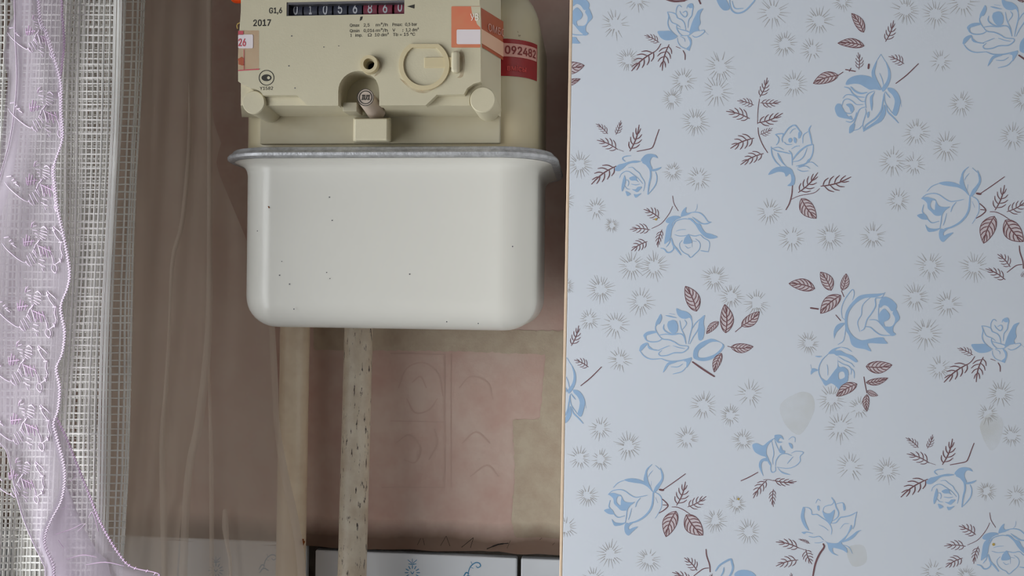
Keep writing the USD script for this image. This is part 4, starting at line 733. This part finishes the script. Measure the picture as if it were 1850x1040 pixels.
# a paler layer on the left, the second hem at the top and the fold swinging out at the bottom
drape('organza_back', lil, curve('-60,-300 20,0 22,30 10,55 12,75 5,100 14,140 10,180 2,260 -6,330 -60,500 -100,1350'), curve('40,-300 40,0 38,200 20,330 -10,420 -50,520 -80,1350'), lambda s, v: .646 + .001 * math.sin(s * 6), M_lilac, 24)
hr = curve('112,-300 112,0 114,40 116,80 113,110 108,150 100,190'); hv = np.array([v for v in VS if v < 185])
drape('organza_hem', lil, lambda v: min(er(v) - 6, hr(v) - 2), hr, lambda s, v: .645, M_lilac, 8, hv)
fr_ = curve('100,750 120,790 140,840 160,890 180,940 205,985 232,1020 262,1030 280,1036 290,1060 330,1350'); fv = np.linspace(755, 1330, 60)
drape('organza_fold', lil, lambda v: er(v) - 8 if v < 960 else max(er(v) - 10, 70), fr_, lambda s, v: .647 + .0016 * math.sin(s * 9 + v * .01), M_lilac, 40, fv)
fr2 = curve('100,750 112,850 130,900 155,960 185,1010 200,1040 240,1350')
drape('organza_fold', lil, lambda v: er(v) - 8 if v < 960 else max(er(v) - 10, 70), fr2, lambda s, v: .6435 + .0012 * math.sin(s * 7 + v * .012), M_lilac, 24, fv)
# embroidery lies on the cloth
def lift(u, v, d=.0012): 
    a, b = el(v), er(v); s = min(max((u - a) / max(b - a, 1e-6), 0), 1); return atc(u, v, ylil(s, v) - d)
def stitch(P, w, up=lift, taper=True):
    C = smooth_curve(np.asarray(P, float), 4); n = len(C); t = np.linspace(0, 1, n)
    return tube([up(u, v) for u, v in C], (w / 2) * .55 / F * (0.55 + 0.45 * np.sin(np.pi * t)), 6)
DASH = '''455,215 500,172|478,242 535,224|470,290 548,302|500,338 548,350|520,388 548,398|545,430 560,460|600,262 645,245 690,290|585,300 685,325|578,332 690,372|576,368 668,420|580,402 628,438|600,640 612,690
390,655 462,805|432,628 512,770|478,600 540,690|378,735 405,798|366,750 440,815|500,580 530,640|572,718 652,738|556,772 606,790|588,798 656,818|608,842 632,884|520,500 560,460 580,430|520,490 500,560 470,620|545,500 580,600 590,680'''
DARK = '''342,410 352,520|388,360 370,530|430,380 402,522|466,430 450,512|338,470 500,450|612,530 642,650|652,528 690,692|702,530 742,652|560,520 740,600|470,180 455,260|580,560 600,640'''
CURL = '''370,768 300,735 200,660 90,560 30,480|760,260 790,330 830,400 880,462|775,235 815,275 872,322 905,360|890,470 880,560 905,640|905,640 880,730 800,790|745,650 770,720 775,775|760,785 748,850 800,912 825,870 815,810 768,782'''
BEAD = '''60,405 130,390|135,460 170,435|160,490 205,480|185,505 240,540|765,250 790,320|760,300 800,290|850,470 905,465|880,720 885,760|860,700 880,760|890,620 910,650'''
def motif(cx, cy, k=1.0):
    inside = lambda P: np.array([(min(u, er(v) - 3.0), v) for u, v in P])
    g = lambda txt, w: [stitch(inside((pts(q) - [520, 490]) / 8 * k + [cx, cy]), w) for q in txt.replace('\n', '|').split('|')]
    return g(DASH, 3.4) + g(CURL, 2.6) + g(BEAD, 4.8), g(DARK, 3.4)
for cx, cy, k in ((66, 60, .85), (76, 197, 1), (70, 330, 1), (65, 440, 1), (54, 557, 1), (38, 655, 1), (42, 762, 1), (36, 862, .9)):
    S, T = motif(cx, cy, k); e_ = obj('embroidered_sprig', cat(S), M_thread, lil, smooth=True); obj('mauve_stitching', cat(T), M_thread2, e_, smooth=True)
def beads(line, v0, v1, w, up, step=5.0):
    out = []; v = v0
    while v < v1:
        u = line(v); out.append(stitch([(u - w * .5, v + 2.2), (u + w * .5, v - 2.2)], 4.4, up)); v += step
    return cat(out + [stitch([(line(v), v) for v in np.arange(v0, v1, 9.0)], 2.2, up)])
obj('scalloped_cord', beads(er, -200, 1200, 5.4, lift), M_thread, lil, smooth=True)
obj('hem_cord', beads(hr, -200, 180, 4.6, lambda u, v: atc(u, v, .6435)), M_thread2, lil, smooth=True)
obj('fold_cord', beads(fr_, 756, 1300, 3.4, lambda u, v: atc(u, v, .6405)), M_thread2, lil, smooth=True)
for a_, b_ in ((-200, 420), (800, 1060)): obj('edge_cord', stitch([(el(v), v) for v in np.arange(a_, b_, 9.0)], 2.2, lift), M_thread, lil, smooth=True)
fs = [stitch(pts(s), 1.8, lambda u, v: atc(u, v, .6405)) for s in ('100,965 130,955 150,945', '140,960 155,945', '105,975 115,990', '120,1010 150,1002 175,1006', '155,1020 190,1015 225,1022', '160,935 168,925 178,960', '110,920 120,915', '125,870 140,860')]
obj('fold_stitching', cat(fs), M_thread2, lil, smooth=True)
